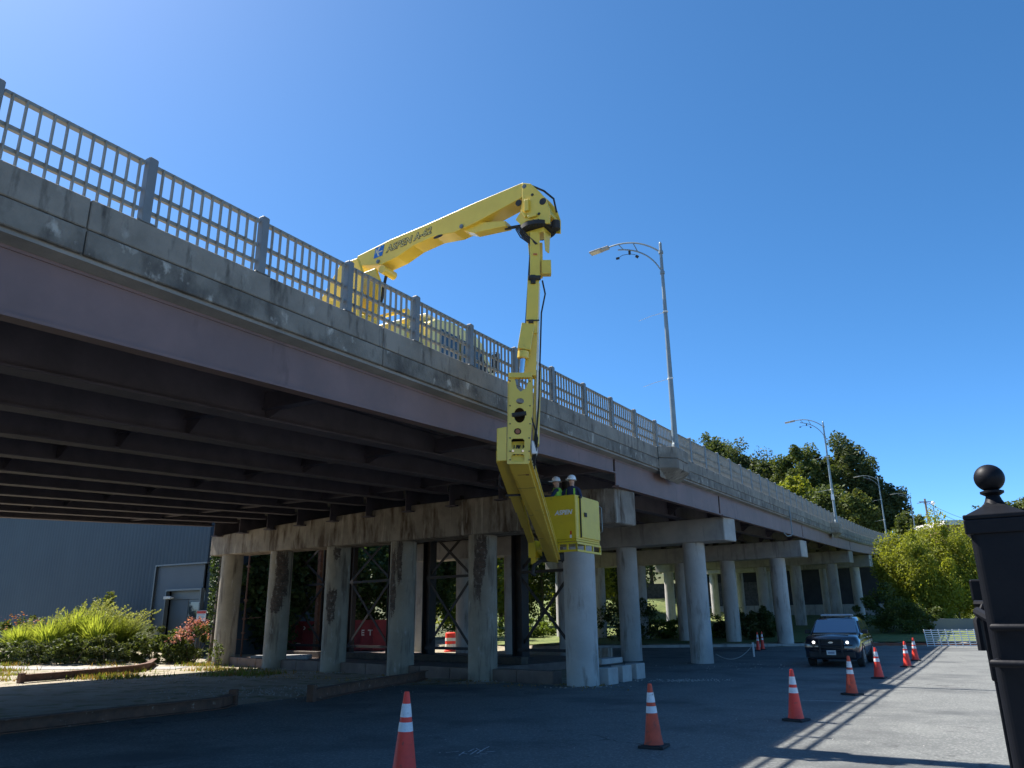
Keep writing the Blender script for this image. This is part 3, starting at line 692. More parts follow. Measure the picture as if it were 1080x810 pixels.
covr = col_beam((557, 343), (552.5, 370), .25, .22, 'cylinder_cover', BY-.28)
mb = MB(); mb.cyl(at(552, 371, BY-.28), at(551.5, 378, BY-.28), .11, n=20); mb.build('cylinder_collar', YEL, TR, smooth=True)
mb = MB(); mb.cyl(at(552, 372, BY-.28), at(549.5, 397, BY-.28), .055, n=18); mb.build('piston_rod', CHROME, TR, smooth=True)
# outer clevis plates with cut-outs
FY = BY-.42
fr = lambda x, y, Y=FY: at(x, y, Y)
mb = MB()
mb.beam(fr(536.5, 396.5), fr(561, 396.5), .12, .10); mb.build('cross_bar', YEL, TR, bevel=.01)
def plate(outer, holes, off, name):
    bm = bmesh.new(); me = bpy.data.meshes.new(name)
    cu = bpy.data.curves.new('p', 'CURVE'); cu.dimensions = '2D'; cu.fill_mode = 'BOTH'; cu.extrude = .012
    for poly in [outer]+holes:
        sp = cu.splines.new('POLY'); sp.points.add(len(poly)-1); sp.use_cyclic_u = True
        for i, (x, y) in enumerate(poly): sp.points[i].co = ((x-548)*.0166, -(y-440)*.0166, 0, 1)
    ob = bpy.data.objects.new('p', cu); C.objects.link(ob); bpy.context.view_layer.update()
    me = bpy.data.meshes.new_from_object(ob.evaluated_get(bpy.context.evaluated_depsgraph_get())); bpy.data.objects.remove(ob)
    o3 = fr(548, 440); ex = (fr(549, 440)-o3)/.0166; ey = (fr(548, 439)-o3)/.0166; en = V((0, -1, 0))
    o_ = wloc(TR)
    Mx = Matrix(((ex.x, ey.x, en.x, o3.x-o_.x+off.x), (ex.y, ey.y, en.y, o3.y-o_.y+off.y), (ex.z, ey.z, en.z, o3.z-o_.z+off.z), (0, 0, 0, 1)))
    me.transform(Mx); me.name = name; me.materials.clear(); me.materials.append(YEL)
    o = bpy.data.objects.new(name, me); C.objects.link(o); o.parent = TR; return o
def ell(cx, cy, rx, ry, n=20): return [(cx+rx*math.cos(2*PI*k/n), cy+ry*math.sin(2*PI*k/n)) for k in range(n)]
def rrect(x0, y0, x1, y1, r=1.6): return [(x0+r, y0), (x1-r, y0), (x1, y0+r), (x1, y1-r), (x1-r, y1), (x0+r, y1), (x0, y1-r), (x0, y0+r)]
outer = [(537, 397), (543, 399), (545, 409), (549, 413), (555, 409), (558, 399), (562, 397), (562, 430), (560.5, 455), (557.5, 488.5), (535, 488.5), (535.5, 455), (536.5, 430)]
plate(outer, [ell(548.5, 423, 4.2, 3.2), ell(548, 438, 6, 8), ell(546, 455, 3.8, 3.4), rrect(539.5, 462.5, 553, 473), rrect(539.5, 478.5, 553, 486.5)], V((0, 0, 0)), 'clevis_plate')
mb = MB()
for x0, x1 in ((535.5, 537.5), (558, 560.5)):
    mb.hexa([fr(x0, 402, FY+.02), fr(x1, 402, FY+.02), fr(x1-1.5, 488, FY+.02), fr(x0-1.0, 488, FY+.02), fr(x0, 402, FY+.38), fr(x1, 402, FY+.38), fr(x1-1.5, 488, FY+.38), fr(x0-1, 488, FY+.38)])
mb.build('side_plate', YEL, TR)
mb = MB(); mb.cyl(fr(540, 438), fr(555, 436), .045, n=12); mb.build('pivot_pin', BLACKM, TR, smooth=True)
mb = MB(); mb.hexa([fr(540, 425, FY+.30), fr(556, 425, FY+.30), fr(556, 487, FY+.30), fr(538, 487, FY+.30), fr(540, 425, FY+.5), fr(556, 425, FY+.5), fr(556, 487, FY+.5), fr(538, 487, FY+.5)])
mb.build('void_shade_box', mat('void_shade', (.03, .022, .01), .9), TR)  # near-black box added behind the plate holes to paint their shade
mb = MB()
for x, y in ((541, 475.5), (551.5, 475.5)): mb.cyl(fr(x, y, FY-.05), fr(x, y, FY), .022, n=10)
mb.build('bolt', CHROME, TR, smooth=True)
mb = MB(); rng = np.random.default_rng(4)
for k in range(7): q = fr(543+k*1.3, 486, FY+.08); mb.tube([q, q+V((rng.normal()*.03, -.03, .10)), q+V((rng.normal()*.05, .02, .3))], .012, 5)
for k in range(4): q = fr(560.5+k*.8, 440+k*3); mb.tube([q, q+V((.07, -.05, -.25)), q+V((.03, 0, -.55)), q+V((.0, .1, -.8))], .012, 5)
mb.build('hose', BLACKM, TR, smooth=True)
mb = MB(); mb.box(fr(563.5, 473, FY+.1), .055, .12, .125); mb.build('control_box', WHITE, TR, bevel=.02)
mb = MB(); mb.hexa([fr(524, 452), fr(534.5, 450), fr(534.5, 486), fr(523.5, 486.5), fr(524, 452, FY+.35), fr(534.5, 450, FY+.35), fr(534.5, 486, FY+.35), fr(523.5, 486.5, FY+.35)]); mb.build('counter_box', YEL, TR, bevel=.012)
# lower arm reaching back under the bridge, and its stepped telescoping neighbour
Lp0 = [at(535.5, 488.8, FY), at(557, 488, FY)]; Lp1 = [at(577, 592, 19.0), at(589, 594, 19.0)]
dep0 = Z*.42 + V((0, .12, 0))*1; 
Ld = ((Lp1[0]-Lp0[0])).normalized(); upn = (Lp0[1]-Lp0[0]).normalized().cross(Ld); upn = upn if upn.z > 0 else -upn
mb = MB(); mb.hexa([Lp0[0], Lp0[1], Lp1[1], Lp1[0], Lp0[0]+upn*.46, Lp0[1]+upn*.46, Lp1[1]+upn*.36, Lp1[0]+upn*.36]); arm = mb.build('lower_arm', YEL, TR, bevel=.012)
mb = MB(); rt0 = Lp0[1]+upn*.12; rt1 = Lp1[1]+upn*.1; xr = (Lp0[1]-Lp0[0]).normalized()
mb.beam(rt0+xr*.03, rt1+xr*.03, .05, .08, upn); mb.beam(rt0+xr*.03+upn*.22, rt1+xr*.03+upn*.18, .04, .04, upn); mb.build('guide_rail', YEL, arm)
mb = MB(); q = Lp0[0].lerp(Lp0[1], .5)+Ld*.5-upn*.004; mb.box(q, .09, .012, .003, xr, Ld, upn); mb.box(q+xr*.10, .03, .03, .003, xr, Ld, upn); mb.build('warning_sticker', mat('faded_print', (.25, .12, .04), .6), arm)
q0 = at(530, 488, FY+.1); dirL = (at(566, 592, 19.2)-q0)
stp = [(0, .30, .235), (.26, .45, .20), (.44, .62, .17), (.60, .80, .14)]
for i, (a, b, wd) in enumerate(stp):
    mb = MB(); P0 = q0+dirL*a; P1 = q0+dirL*b; mb.beam(P0+upn*.14, P1+upn*.14, wd, wd, upn); mb.build('telescope_section', YEL, arm, bevel=.008)
mb = MB(); mb.tube([at(527, 500, FY+.1), at(527, 512, FY+.3), at(531, 515, FY+.4)], .012, 6); mb.beam(q0+dirL*.27-xr*.16, q0+dirL*.27+xr*.14, .03, .04); mb.build('bracket', DSTEEL, arm)
mb = MB(); e1 = (Lp1[0]+Lp1[1])/2; mb.cyl(e1-xr*.25+upn*.15, e1+xr*.28+upn*.15, .13, n=20); mb.tube([e1-xr*.2+upn*.1, e1-xr*.45-upn*.05, e1-xr*.5-Z*.25, e1-xr*.42-Z*.3], .045, 8); mb.build('arm_joint', BLACKM, arm, smooth=True)
# bucket
cn = at(608, 570.5, 18.6)
bz0, bz1 = cn.z, cn.z + 1.12; sa = cn.dot(U); ta = cn.dot(W)
bk = empty('bucket', V((0, 0, 0))); 
mb = MB(); L1, L2 = 1.38, 1.0; th = .04
mb.sbox(sa, sa+L1, ta-L2, ta, bz0, bz0+.05)
for (a, b, c_, d) in ((sa, sa+th, ta-L2, ta), (sa+L1-th, sa+L1, ta-L2, ta), (sa+th, sa+L1-th, ta-th, ta), (sa+th, sa+L1-th, ta-L2, ta-L2+th)):
    mb.sbox(a, b, c_, d, bz0+.052, bz1)
bpy.data.objects.remove(bk)
bk = mb.build('bucket', YEL2, TR, bevel=.012)
mb = MB(); mb.sbox(sa+.28, sa+L1-.02, ta+.002, ta+.03, bz0+.10, bz1-.03); mb.build('bucket_door', YEL2, bk, bevel=.01)
mb = MB(); mb.sbox(sa+.42, sa+.56, ta+.031, ta+.05, bz0+.62, bz0+.72); mb.sbox(sa+.235, sa+.262, ta, ta+.03, bz0+.1, bz1-.03); mb.sbox(sa+.20, sa+.30, ta, ta+.05, bz1-.06, bz1-.02); mb.build('door_latch', BLACKM, bk)
mb = MB()
for zz in (bz0-.04, bz0-.22): 
    mb.beam(S(sa, ta-L2-.2, zz), S(sa, ta, zz), .05, .05); mb.beam(S(sa, ta, zz), S(sa+L1, ta, zz), .05, .05)
for k in range(6): t_ = ta-L2-.2+ (L2+.2)*k/5; mb.beam(S(sa, t_, bz0-.24), S(sa, t_, bz0-.02), .04, .04, U)
for k in range(4): mb.beam(S(sa+L1*k/3, ta, bz0-.24), S(sa+L1*k/3, ta, bz0-.02), .04, .04, U)
mb.build('bucket_frame', YEL2, bk)
mb = MB(); mb.tube([S(sa+L1+.04, ta-.02, bz0+.3), S(sa+L1+.08, ta+.05, bz0+.35), S(sa+L1+.08, ta+.05, bz0+.95), S(sa+L1+.04, ta-.02, bz0+1.0)], .013, 6); mb.build('grab_rail', POLE, bk)
mb = MB(); mb.sbox(sa-.004, sa-.001, ta-.16, ta-.12, bz0+.16, bz0+.25); mb.build('red_reflector', RED, bk)
mb = MB(); mb.sbox(sa-.004, sa-.001, ta-.17, ta-.12, bz0+.08, bz0+.155); mb.build('white_sticker', WHITE, bk)
text_part('ASPEN', .15, S(sa-.004, ta-.33, bz0+.70), W, Z, WHITE, bk, .002, .3, bold=.006)
text_part('A-62', .075, S(sa-.004, ta-.76, bz0+.62), W, Z, mat('faded_brown', (.25, .14, .05), .6), bk, .002, .3)
mb = MB(); q = S(sa-.1, ta-L2-.1, bz0-.15); mb.box(q, .12, .10, .2, U, W); mb.tube([e1+upn*.1, q], .07, 8); mb.box(q-Z*.25, .07, .06, .1, U, W); mb.build('bucket_mount', YEL2, bk)
mb = MB()
for dx, dy_ in ((-5.2, -.02), (-6.0, .02)): mb.tube([at(564+dx*.8, 262, BY-.05+dy_), at(562.5+dx*.95, 300, BY-.08+dy_), at(561+dx*1.1, 340, BY-.05+dy_), at(556+dx*1.3, 400, BY-.10+dy_)], .014, 6)
mb.tube([at(572, 296, BY+.1), at(575, 310, BY+.05), at(571, 330, BY), at(569.5, 380, BY), at(568, 430, BY-.05), at(565, 465, BY-.1)], .018, 6)
mb.build('hose', BLACKM, TR, smooth=True)
mb = MB()
for y in (338,): q = at(562, y, BY-.13-.001*(y-300)); mb.box(q-V((0, .008, 0)), .13, .006, .012)
mb.build('clamp_band', DSTEEL, TR)
mb = MB(); q = fr(546, 455, FY-.016); mb.cyl(q+V((0, .004, 0)), q-V((0, .004, 0)), .045, n=18); mb.build('round_emblem', mat('brown_emblem', (.30, .10, .04), .5), TR)
mb = MB()
for x in (538, 559):
    for y in (402, 428, 447, 462, 476, 485): q = fr(x-(.9 if x > 550 and y > 450 else 0), y, FY-.012); mb.cyl(q, q-V((0, .014, 0)), .013, n=8)
mb.build('bolt', DSTEEL, TR)
mb = MB()
for (a_, hx_, hz_) in ((at(564.5, 268, BY-.145), .04, .02),): mb.box(a_, hx_, .003, hz_)
mb.build('warning_label', mat('label_orange', (.55, .16, .03), .5), TR)
for k, f in enumerate((.2, .45, .7)):
    mb = MB(); c_ = Lp0[0].lerp(Lp0[1], .5).lerp((Lp1[0]+Lp1[1])/2, f) - upn*.004; mb.box(c_, .17, .012, .004, xr, Ld, upn); mb.build('weld_seam', mat('grimy_yellow', (.30, .22, .05), .7), arm)
#@@PEOPLE
# ================================================================ PEOPLE IN THE BUCKET
def person(loc, rz, label, pose, dark=False):
    e = empty('person', loc, rz, label=label, cat='person')
    J = {'pel': (0, 0, .95), 'bel': (0, .01, 1.08), 'che': (0, .03, 1.28), 'nek': (0, .02, 1.455), 'nk2': (0, .015, 1.505), 'hd0': (0, .01, 1.565), 'hd1': (0, .0, 1.64), 'hd2': (0, .0, 1.695)}
    Rr = {'pel': (.165, .12), 'bel': (.15, .11), 'che': (.175, .125), 'nek': (.075, .07), 'nk2': (.055, .055), 'hd0': (.072, .085), 'hd1': (.082, .10), 'hd2': (.055, .07)}
    E = [('pel', 'bel'), ('bel', 'che'), ('che', 'nek'), ('nek', 'nk2'), ('nk2', 'hd0'), ('hd0', 'hd1'), ('hd1', 'hd2')]
    for sg, n_ in ((-1, 'l'), (1, 'r')):
        J['hip'+n_] = (sg*.10, 0, .90); J['kne'+n_] = (sg*.11, -.02, .49); J['ank'+n_] = (sg*.12, .02, .09); J['toe'+n_] = (sg*.14, -.14, .04)
        Rr['hip'+n_] = (.095, .10); Rr['kne'+n_] = (.062, .062); Rr['ank'+n_] = (.045, .05); Rr['toe'+n_] = (.045, .03)
        E += [('pel', 'hip'+n_), ('hip'+n_, 'kne'+n_), ('kne'+n_, 'ank'+n_), ('ank'+n_, 'toe'+n_)]
        J['sho'+n_] = (sg*.185, .02, 1.40); J['elb'+n_] = pose[n_][0]; J['wri'+n_] = pose[n_][1]
        Rr['sho'+n_] = (.065, .062); Rr['elb'+n_] = (.045, .045); Rr['wri'+n_] = (.028, .032)
        wv = V(pose[n_][1]); dv = (wv-V(pose[n_][0])).normalized(); J['pal'+n_] = tuple(wv+dv*.07); Rr['pal'+n_] = (.035, .022)
        E += [('che', 'sho'+n_), ('sho'+n_, 'elb'+n_), ('elb'+n_, 'wri'+n_), ('wri'+n_, 'pal'+n_)]
        sd = dv.cross(Z).normalized()
        for q in range(4):
            b0 = wv+dv*(.12)+sd*(q-1.5)*.021; nm = 'f%d%s' % (q, n_); J[nm] = tuple(b0); J[nm+'t'] = tuple(b0+dv*(.055+.01*(q in (1, 2)))-Z*.02)
            Rr[nm] = (.009, .009); Rr[nm+'t'] = (.008, .008); E += [('pal'+n_, nm), (nm, nm+'t')]
        J['th'+n_] = tuple(wv+dv*.07+sd*.06*sg*-1-Z*.01); Rr['th'+n_] = (.010, .010); E += [('pal'+n_, 'th'+n_)]
    ks = list(J); me = bpy.data.meshes.new('body'); me.from_pydata([J[k] for k in ks], [(ks.index(a), ks.index(b)) for a, b in E], [])
    o = bpy.data.objects.new('body', me); C.objects.link(o)
    md = o.modifiers.new('s', 'SKIN'); 
    for i, k in enumerate(ks): me.skin_vertices[0].data[i].radius = Rr[k]; me.skin_vertices[0].data[i].use_root = (k == 'pel')
    sd_ = o.modifiers.new('d', 'SUBSURF'); sd_.levels = 2; sd_.render_levels = 2
    bpy.context.view_layer.update(); m2 = bpy.data.meshes.new_from_object(o.evaluated_get(bpy.context.evaluated_depsgraph_get()))
    bpy.data.objects.remove(o)
    for v in m2.vertices:               # nose and brow
        x, y, z = v.co
        if z > 1.53 and y < -.04 and abs(x) < .03: v.co.y -= .018*max(0, 1-abs(z-1.605)/.04)
    m2.materials.clear()
    for mm in (SKIN, NAVY, mat('work_trousers', (.05, .05, .06), .85)): m2.materials.append(mm)
    hands = [V(J['wril']), V(J['wrir'])]
    for p in m2.polygons:
        c = p.center; p.use_smooth = True
        p.material_index = 0 if (c.z > 1.48 or min((c-h).length for h in hands) < .02 or any((c-(h)).dot((h-V(J['elb'+k])).normalized()) > .01 and (c-h).length < .3 for h, k in zip(hands, 'lr'))) else (1 if c.z > .98 else 2)
    b = bpy.data.objects.new('body', m2); C.objects.link(b); b.parent = e
    mb = MB(); mb.lathe((0, .0, 1.65), [(.155, -.012), (.125, .0), (.122, .05), (.10, .10), (.05, .135), (.012, .142)], 24); mb.box((0, -.15, 1.65), .07, .05, .007); mb.build('helmet', HELM, e, smooth=True, local=True, angle=.9)
    mb = MB()
    for x in (-.033, .033): mb.box((x, -.094, 1.625), .014, .006, .007)
    mb.build('eye', DARKTX, e, local=True)
    mb = MB(); secs = []
    for z, rx, ry, cy in ((1.0, .185, .135, .01), (1.12, .185, .14, .015), (1.28, .205, .15, .03), (1.40, .19, .13, .025), (1.46, .12, .10, .02)):
        secs.append([V((rx*math.cos(a), cy+ry*math.sin(a), z)) for a in np.linspace(0, 2*PI, 20, endpoint=False)])
    mb.loft(secs, caps=False); vest = mb.build('safety_vest', NAVY if dark else HIVIS, e, smooth=True, local=True)
    if dark:
        mb = MB()
        for a0_ in (.25, PI-.25, -.9, PI+.9): mb.loft([[V(((rx+.004)*math.cos(a), cy+(ry+.004)*math.sin(a), z)) for a in (a0_-.13, a0_, a0_+.13)] for z, rx, ry, cy in ((1.0, .185, .135, .01), (1.12, .185, .14, .015), (1.28, .205, .15, .03), (1.40, .19, .13, .025))], closed=False, caps=False)
        mb.build('vest_stripe', HIVIS, vest, local=True)
    mb = MB(); mb.loft([[V((.191*math.cos(a), .015+.145*math.sin(a), z)) for a in np.linspace(0, 2*PI, 20, endpoint=False)] for z in (1.11, 1.15)], caps=False)
    mb.build('reflective_stripe', REFL, vest, smooth=True, local=True)
    e.scale = (.93, .93, .93)
    return e
pz = bz0+.052-.0
person(S(sa+.55, ta-.78, pz), R(-100), 'worker in white helmet and lime vest facing the second worker, nearer the boom arm', {'l': ((-.30, -.08, 1.14), (-.16, -.32, 1.10)), 'r': ((.32, -.10, 1.18), (.20, -.34, 1.22))})
person(S(sa+.55, ta-.34, pz), R(-35), 'worker in white helmet and navy sleeves leaning at the bucket door side', {'l': ((-.36, -.06, 1.20), (-.30, -.30, 1.10)), 'r': ((.30, -.02, 1.12), (.18, -.24, 1.12))}, True)
#@@PROPS
# ================================================================ CONES
def make_cone(label):
    e = empty('traffic_cone', (0, 0, 0), label=label, cat='traffic cone', group='orange traffic cones standing on the asphalt lot')
    b = MB(); b.box((0, 0, .0175), .2, .2, .0175); b.box((0, 0, .042), .165, .165, .007)
    for sx in (-1, 1):
        for sy in (-1, 1): b.box((sx*.17, sy*.17, .03), .03, .03, .012)
    b.build('base', CBASE, e, bevel=.012, local=True)
    r = lambda z: .145 + (.032-.145)*(z-.05)/.88
    zs = [.05, .30, .50, .50, .61, .61, .655, .655, .80, .80, .93]
    prof = [(.152, .046), (.15, .06)] + [(r(z), z) for z in (.1, .3, .5, .7, .9)] + [(.028, .93), (.02, .932)]
    b = MB(); b.lathe((0, 0, 0), prof, 28); bd = b.build('body', ORANGE, e, smooth=True, local=True)
    for a, c in ((.50, .60), (.655, .80)):
        b = MB(); n = 28
        b.loft([[V(((r(z)+.003)*math.cos(2*PI*k/n), (r(z)+.003)*math.sin(2*PI*k/n), z)) for k in range(n)] for z in (a, c)], caps=False); b.build('reflective_band', REFL, bd, smooth=True, local=True)
    return e
def gp(x, y, z=0.0): return on_plane(x, y, Z, z)
cones = [((426, 826), 'nearest orange cone in front, cut off by the bottom edge of the photo', 0), ((690, 789.5), 'orange cone standing in shade in front of the pale concrete blocks', .6),
         ((840, 761), 'orange cone between the lone shaded cone and the SUV, by the thin white line', .3), ((899, 733.5), 'orange cone directly in front of the dark SUV bumper', .1),
         ((927.5, 716), 'orange cone beside the rear wheel of the dark SUV', .4), ((957.5, 704), 'nearer one of the two far cones by the mesh panel', .2), ((966, 697.5), 'farthest cone of the line, close to the red kerb edge', .5)]
c0 = make_cone(cones[0][1])
ORANGE2 = mat('faded_cone_orange', (.70, .09, .04), .65, (.52, .07, .035), 7, stain=((.22, .07, .05), 9, (1, 1, 1), .56, .68))
for i, ((x, y), lb, rz) in enumerate(cones):
    o = c0 if i == 0 else copy_tree(c0); p = gp(x, y); o.location = (p.x, p.y, hz(p.x, p.y)+.016); o.rotation_euler.z = .5+rz; o['label'] = lb
    if i == 0: o.location = (gp(426, 822).x, gp(426, 822).y, .016)
    if i in (1, 3):
        for ch in o.children:
            if ch.name.startswith('body'): ch.data = ch.data.copy(); ch.data.materials[0] = ORANGE2
    k = 1.06 if i == 0 else .95; o.scale = (k, k, k*1.0); o.rotation_euler.x = (.02, -.015, .012, .025, -.01, .0, .02)[i]
for (x, y), lb in (((800, 687.5), 'left slim cone of the pair set by the rope under the bridge'), ((804.8, 686.5), 'right slim cone of the pair set by the rope under the bridge')):
    o = copy_tree(c0); p = gp(x, y, .05); o.location = (p.x, p.y, hz(p.x, p.y)+.016); o.rotation_euler.z = 1.1; o['label'] = lb; o.scale = (.75, .75, 1.0)
# traffic barrel in the light beyond the shoring
bp = gp(475, 687, .12); bp = V((bp.x, bp.y, hz(bp.x, bp.y)))
e = empty('traffic_drum', bp, label='orange and white striped traffic drum seen between the braced steel towers', cat='traffic drum')
mb = MB(); mb.lathe((0, 0, 0), [(.36, 0), (.36, .06), (.30, .08), (.29, 1.0), (.2, 1.05)], 24); dr = mb.build('body', ORANGE, e, smooth=True, local=True)
for a, b in ((.25, .42), (.58, .75)):
    mb = MB(); mb.loft([[V((.303*math.cos(2*PI*k/24), .303*math.sin(2*PI*k/24), z)) for k in range(24)] for z in (a, b)], caps=False); mb.build('reflective_band', WHITE, dr, smooth=True, local=True)
# ================================================================ SUV
fm = gp(879.5, 704.5); SV = empty('police_suv', (fm.x, fm.y, 0), 0, label='dark blue SUV with roof light bar, push bumper and lit headlights facing the camera', cat='car')
SV.location.z = .014
SV.rotation_euler.z = math.atan2(U.y, U.x) - PI/2          # local +y runs to the rear
# section table: y, zlow, zbelt, halfwidth low, halfwidth belt
def ring(y, zl, zh, wl, wm, wh):
    pts = []
    for (x, z) in ((wl*.0, zl), (wl*.85, zl), (wl, zl+.08), (wm, zl+(zh-zl)*.45), (wm, zl+(zh-zl)*.68), (wh, zh-.05), (wh*.9, zh-.005), (0, zh+.02)): pts.append((x, z))
    full = [V((x, y, z)) for x, z in pts] + [V((-x, y, z)) for x, z in reversed(pts[1:-1])]
    return full
B_ = MB()
B_.loft([ring(.0, .36, .98, .84, .88, .82), ring(.05, .30, 1.05, .89, .94, .86), ring(.25, .26, 1.10, .93, .975, .89), ring(.6, .25, 1.13, .94, .985, .90), ring(1.15, .25, 1.13, .94, .99, .90), ring(1.5, .25, 1.16, .94, .99, .92),
         ring(3.0, .25, 1.17, .94, .995, .93), ring(4.2, .27, 1.18, .94, .99, .92), ring(4.75, .33, 1.16, .90, .96, .88), ring(4.95, .42, 1.05, .82, .90, .82)])
body = B_.build('body', CARP, SV, smooth=True, bevel=.0, local=True, angle=.9)
def gring(y, z0, z1, w0, w1): return [V((w0, y, z0)), V((w1+.03, y, z1-.10)), V((w1-.06, y, z1-.015)), V((0, y, z1)), V((-w1+.06, y, z1-.015)), V((-w1-.03, y, z1-.10)), V((-w0, y, z0))]
B_ = MB()
B_.loft([gring(1.15, 1.11, 1.16, .88, .86), gring(1.95, 1.13, 1.70, .91, .70), gring(2.3, 1.14, 1.76, .92, .72), gring(3.2, 1.14, 1.78, .92, .73), gring(4.2, 1.14, 1.74, .91, .71), gring(4.82, 1.13, 1.30, .85, .78)])
cabn = B_.build('roof', CARP, SV, smooth=True, local=True, angle=.9)
B_ = MB(); B_.hexa([V((-.78, 1.18, 1.195)), V((.78, 1.18, 1.195)), V((.69, 1.86, 1.665)), V((-.69, 1.86, 1.665)), V((-.78, 1.26, 1.165)), V((.78, 1.26, 1.165)), V((.69, 1.94, 1.64)), V((-.69, 1.94, 1.64))])
B_.build('windscreen', GLASSB, SV, local=True)
for sg in (-1, 1):
    for (y0, y1, y2, y3) in ((1.55, 2.05, 2.62, 2.60), (2.70, 2.70, 3.45, 3.48), (3.56, 3.54, 4.10, 4.42)):
        zt, zl = 1.62, 1.20; xt = .765; xl = .898
        B_ = MB(); B_.hexa([V((sg*(xl+.012), y0, zl)), V((sg*(xl+.012), y3, zl)), V((sg*(xt+.012), y2, zt)), V((sg*(xt+.012), y1, zt)), V((sg*(xl-.02), y0, zl)), V((sg*(xl-.02), y3, zl)), V((sg*(xt-.02), y2, zt)), V((sg*(xt-.02), y1, zt))])
        B_.build('side_window', GLASS, SV, local=True)
    B_ = MB(); B_.box((sg*1.04, 1.55, 1.22), .10, .06, .075); B_.beam(V((sg*.9, 1.55, 1.17)), V((sg*.98, 1.55, 1.19)), .05, .05); B_.build('mirror', CARB, SV, bevel=.03, local=True)
    for y in (.92, 3.85):
        B_ = MB(); prof = [(.24, -.11), (.34, -.12), (.375, -.09), (.38, 0), (.375, .09), (.34, .12), (.24, .11)]
        B_.loft([[V((sg*.865+z_, y+r_*math.cos(a), .38+r_*math.sin(a))) for a in np.linspace(0, 2*PI, 28, endpoint=False)] for r_, z_ in prof]); wh = B_.build('wheel', BLACKM, SV, smooth=True, local=True)
        B_ = MB(); B_.cyl(V((sg*.97, y, .38)), V((sg*.99, y, .38)), .235, n=24)
        for k in range(5): a = k*2*PI/5; B_.beam(V((sg*.995, y, .38)), V((sg*.995, y+.22*math.cos(a), .38+.22*math.sin(a))), .02, .07, V((0, -math.sin(a), math.cos(a))))
        B_.build('rim', POLE, wh, smooth=True, local=True)
        B_ = MB(); n = 20
        B_.loft([[V((sg*.98, y+(r_)*math.cos(a), .38+(r_)*math.sin(a))) for r_ in (.40, .455)] + [V((sg*1.0, y+.455*math.cos(a), .38+.455*math.sin(a))), V((sg*1.0, y+.40*math.cos(a), .38+.40*math.sin(a)))] for a in np.linspace(-.15, PI+.15, n)])
        B_.build('wheel_arch', CARB, SV, local=True)
    B_ = MB(); B_.hexa([V((sg*.46, -.005, .80)), V((sg*.78, .10, .82)), V((sg*.80, .12, .95)), V((sg*.46, .02, .93)), V((sg*.46, .05, .80)), V((sg*.78, .2, .82)), V((sg*.80, .22, .95)), V((sg*.46, .1, .93))]); B_.build('headlight_housing', CHROME, SV, local=True)
    B_ = MB(); B_.lathe((0, 0, 0), [(.055, 0), (.04, .02)], 14); B_ = MB(); B_.cyl(V((sg*(.57 if sg > 0 else .60), -.02, .875)), V((sg*(.57 if sg > 0 else .60), .05, .875)), .048, n=16); B_.build('headlight', LAMPW, SV, smooth=True, local=True)
    B_ = MB(); B_.box((sg*.76, .07, .865), .03, .02, .035); B_.build('indicator', mat('amber', (.8, .3, .05), .3), SV, local=True)
    B_ = MB(); B_.box((sg*.60, -.012, .50), .1, .02, .035); B_.build('fog_lamp', CARB, SV, local=True)
    B_ = MB()
    for yy in (2.66, 3.52): B_.box((sg*.994, yy, .78), .004, .006, .38)
    B_.build('door_seam', BLACKM, SV, local=True)
    B_ = MB()
    for yy in (2.48, 3.36): B_.box((sg*1.0, yy, 1.02), .014, .09, .016)
    B_.build('door_handle', CHROME, SV, bevel=.006, local=True)
B_ = MB()
for z in (.70, .755, .81, .865, .92): B_.box((0, -.015, z), .44, .02, .012)
B_.box((0, .0, .81), .45, .02, .14); B_.build('grille', CARB, SV, local=True)
B_ = MB(); B_.box((0, .02, .44), .80, .05, .12); B_.build('front_bumper', CARB, SV, bevel=.04, local=True)
B_ = MB()
for x in (-.38, .38): B_.box((x, -.10, .68), .03, .05, .30)
for z in (.60, .78): B_.tube([V((-.74, .02, z)), V((-.55, -.12, z)), V((.55, -.12, z)), V((.74, .02, z))], .022, 8)
B_.box((0, -.10, .97), .40, .02, .02); B_.build('push_bumper', CARB, SV, local=True)
B_ = MB(); B_.box((0, -.15, .52), .16, .008, .078); B_.build('licence_plate', WHITE, SV, bevel=.004, local=True)
B_ = MB(); B_.box((0, -.16, .55), .13, .002, .01); B_.box((0, -.16, .51), .11, .002, .025); B_.build('plate_print', mat('plate_grey', (.25, .28, .35), .5), SV, local=True)
B_ = MB(); B_.loft([[V((.085*math.cos(a), y, .87+.035*math.sin(a))) for a in np.linspace(0, 2*PI, 16, endpoint=False)] for y in (-.045, -.035)]); B_.build('badge', CHROME, SV, local=True)
B_ = MB(); B_.box((0, 2.35, 1.835), .60, .14, .035); lb_ = B_.build('light_bar', mat('bar_clear', (.35, .42, .5), .15), SV, bevel=.025, local=True)
B_ = MB(); B_.box((-.45, 2.35, 1.785), .03, .1, .02); B_.box((.45, 2.35, 1.785), .03, .1, .02); B_.build('mount', CARB, lb_, local=True)
B_ = MB(); B_.box((0, .72, 1.125), .6, .42, .012); B_.build('bonnet_panel', CARP, SV, bevel=.012, local=True)
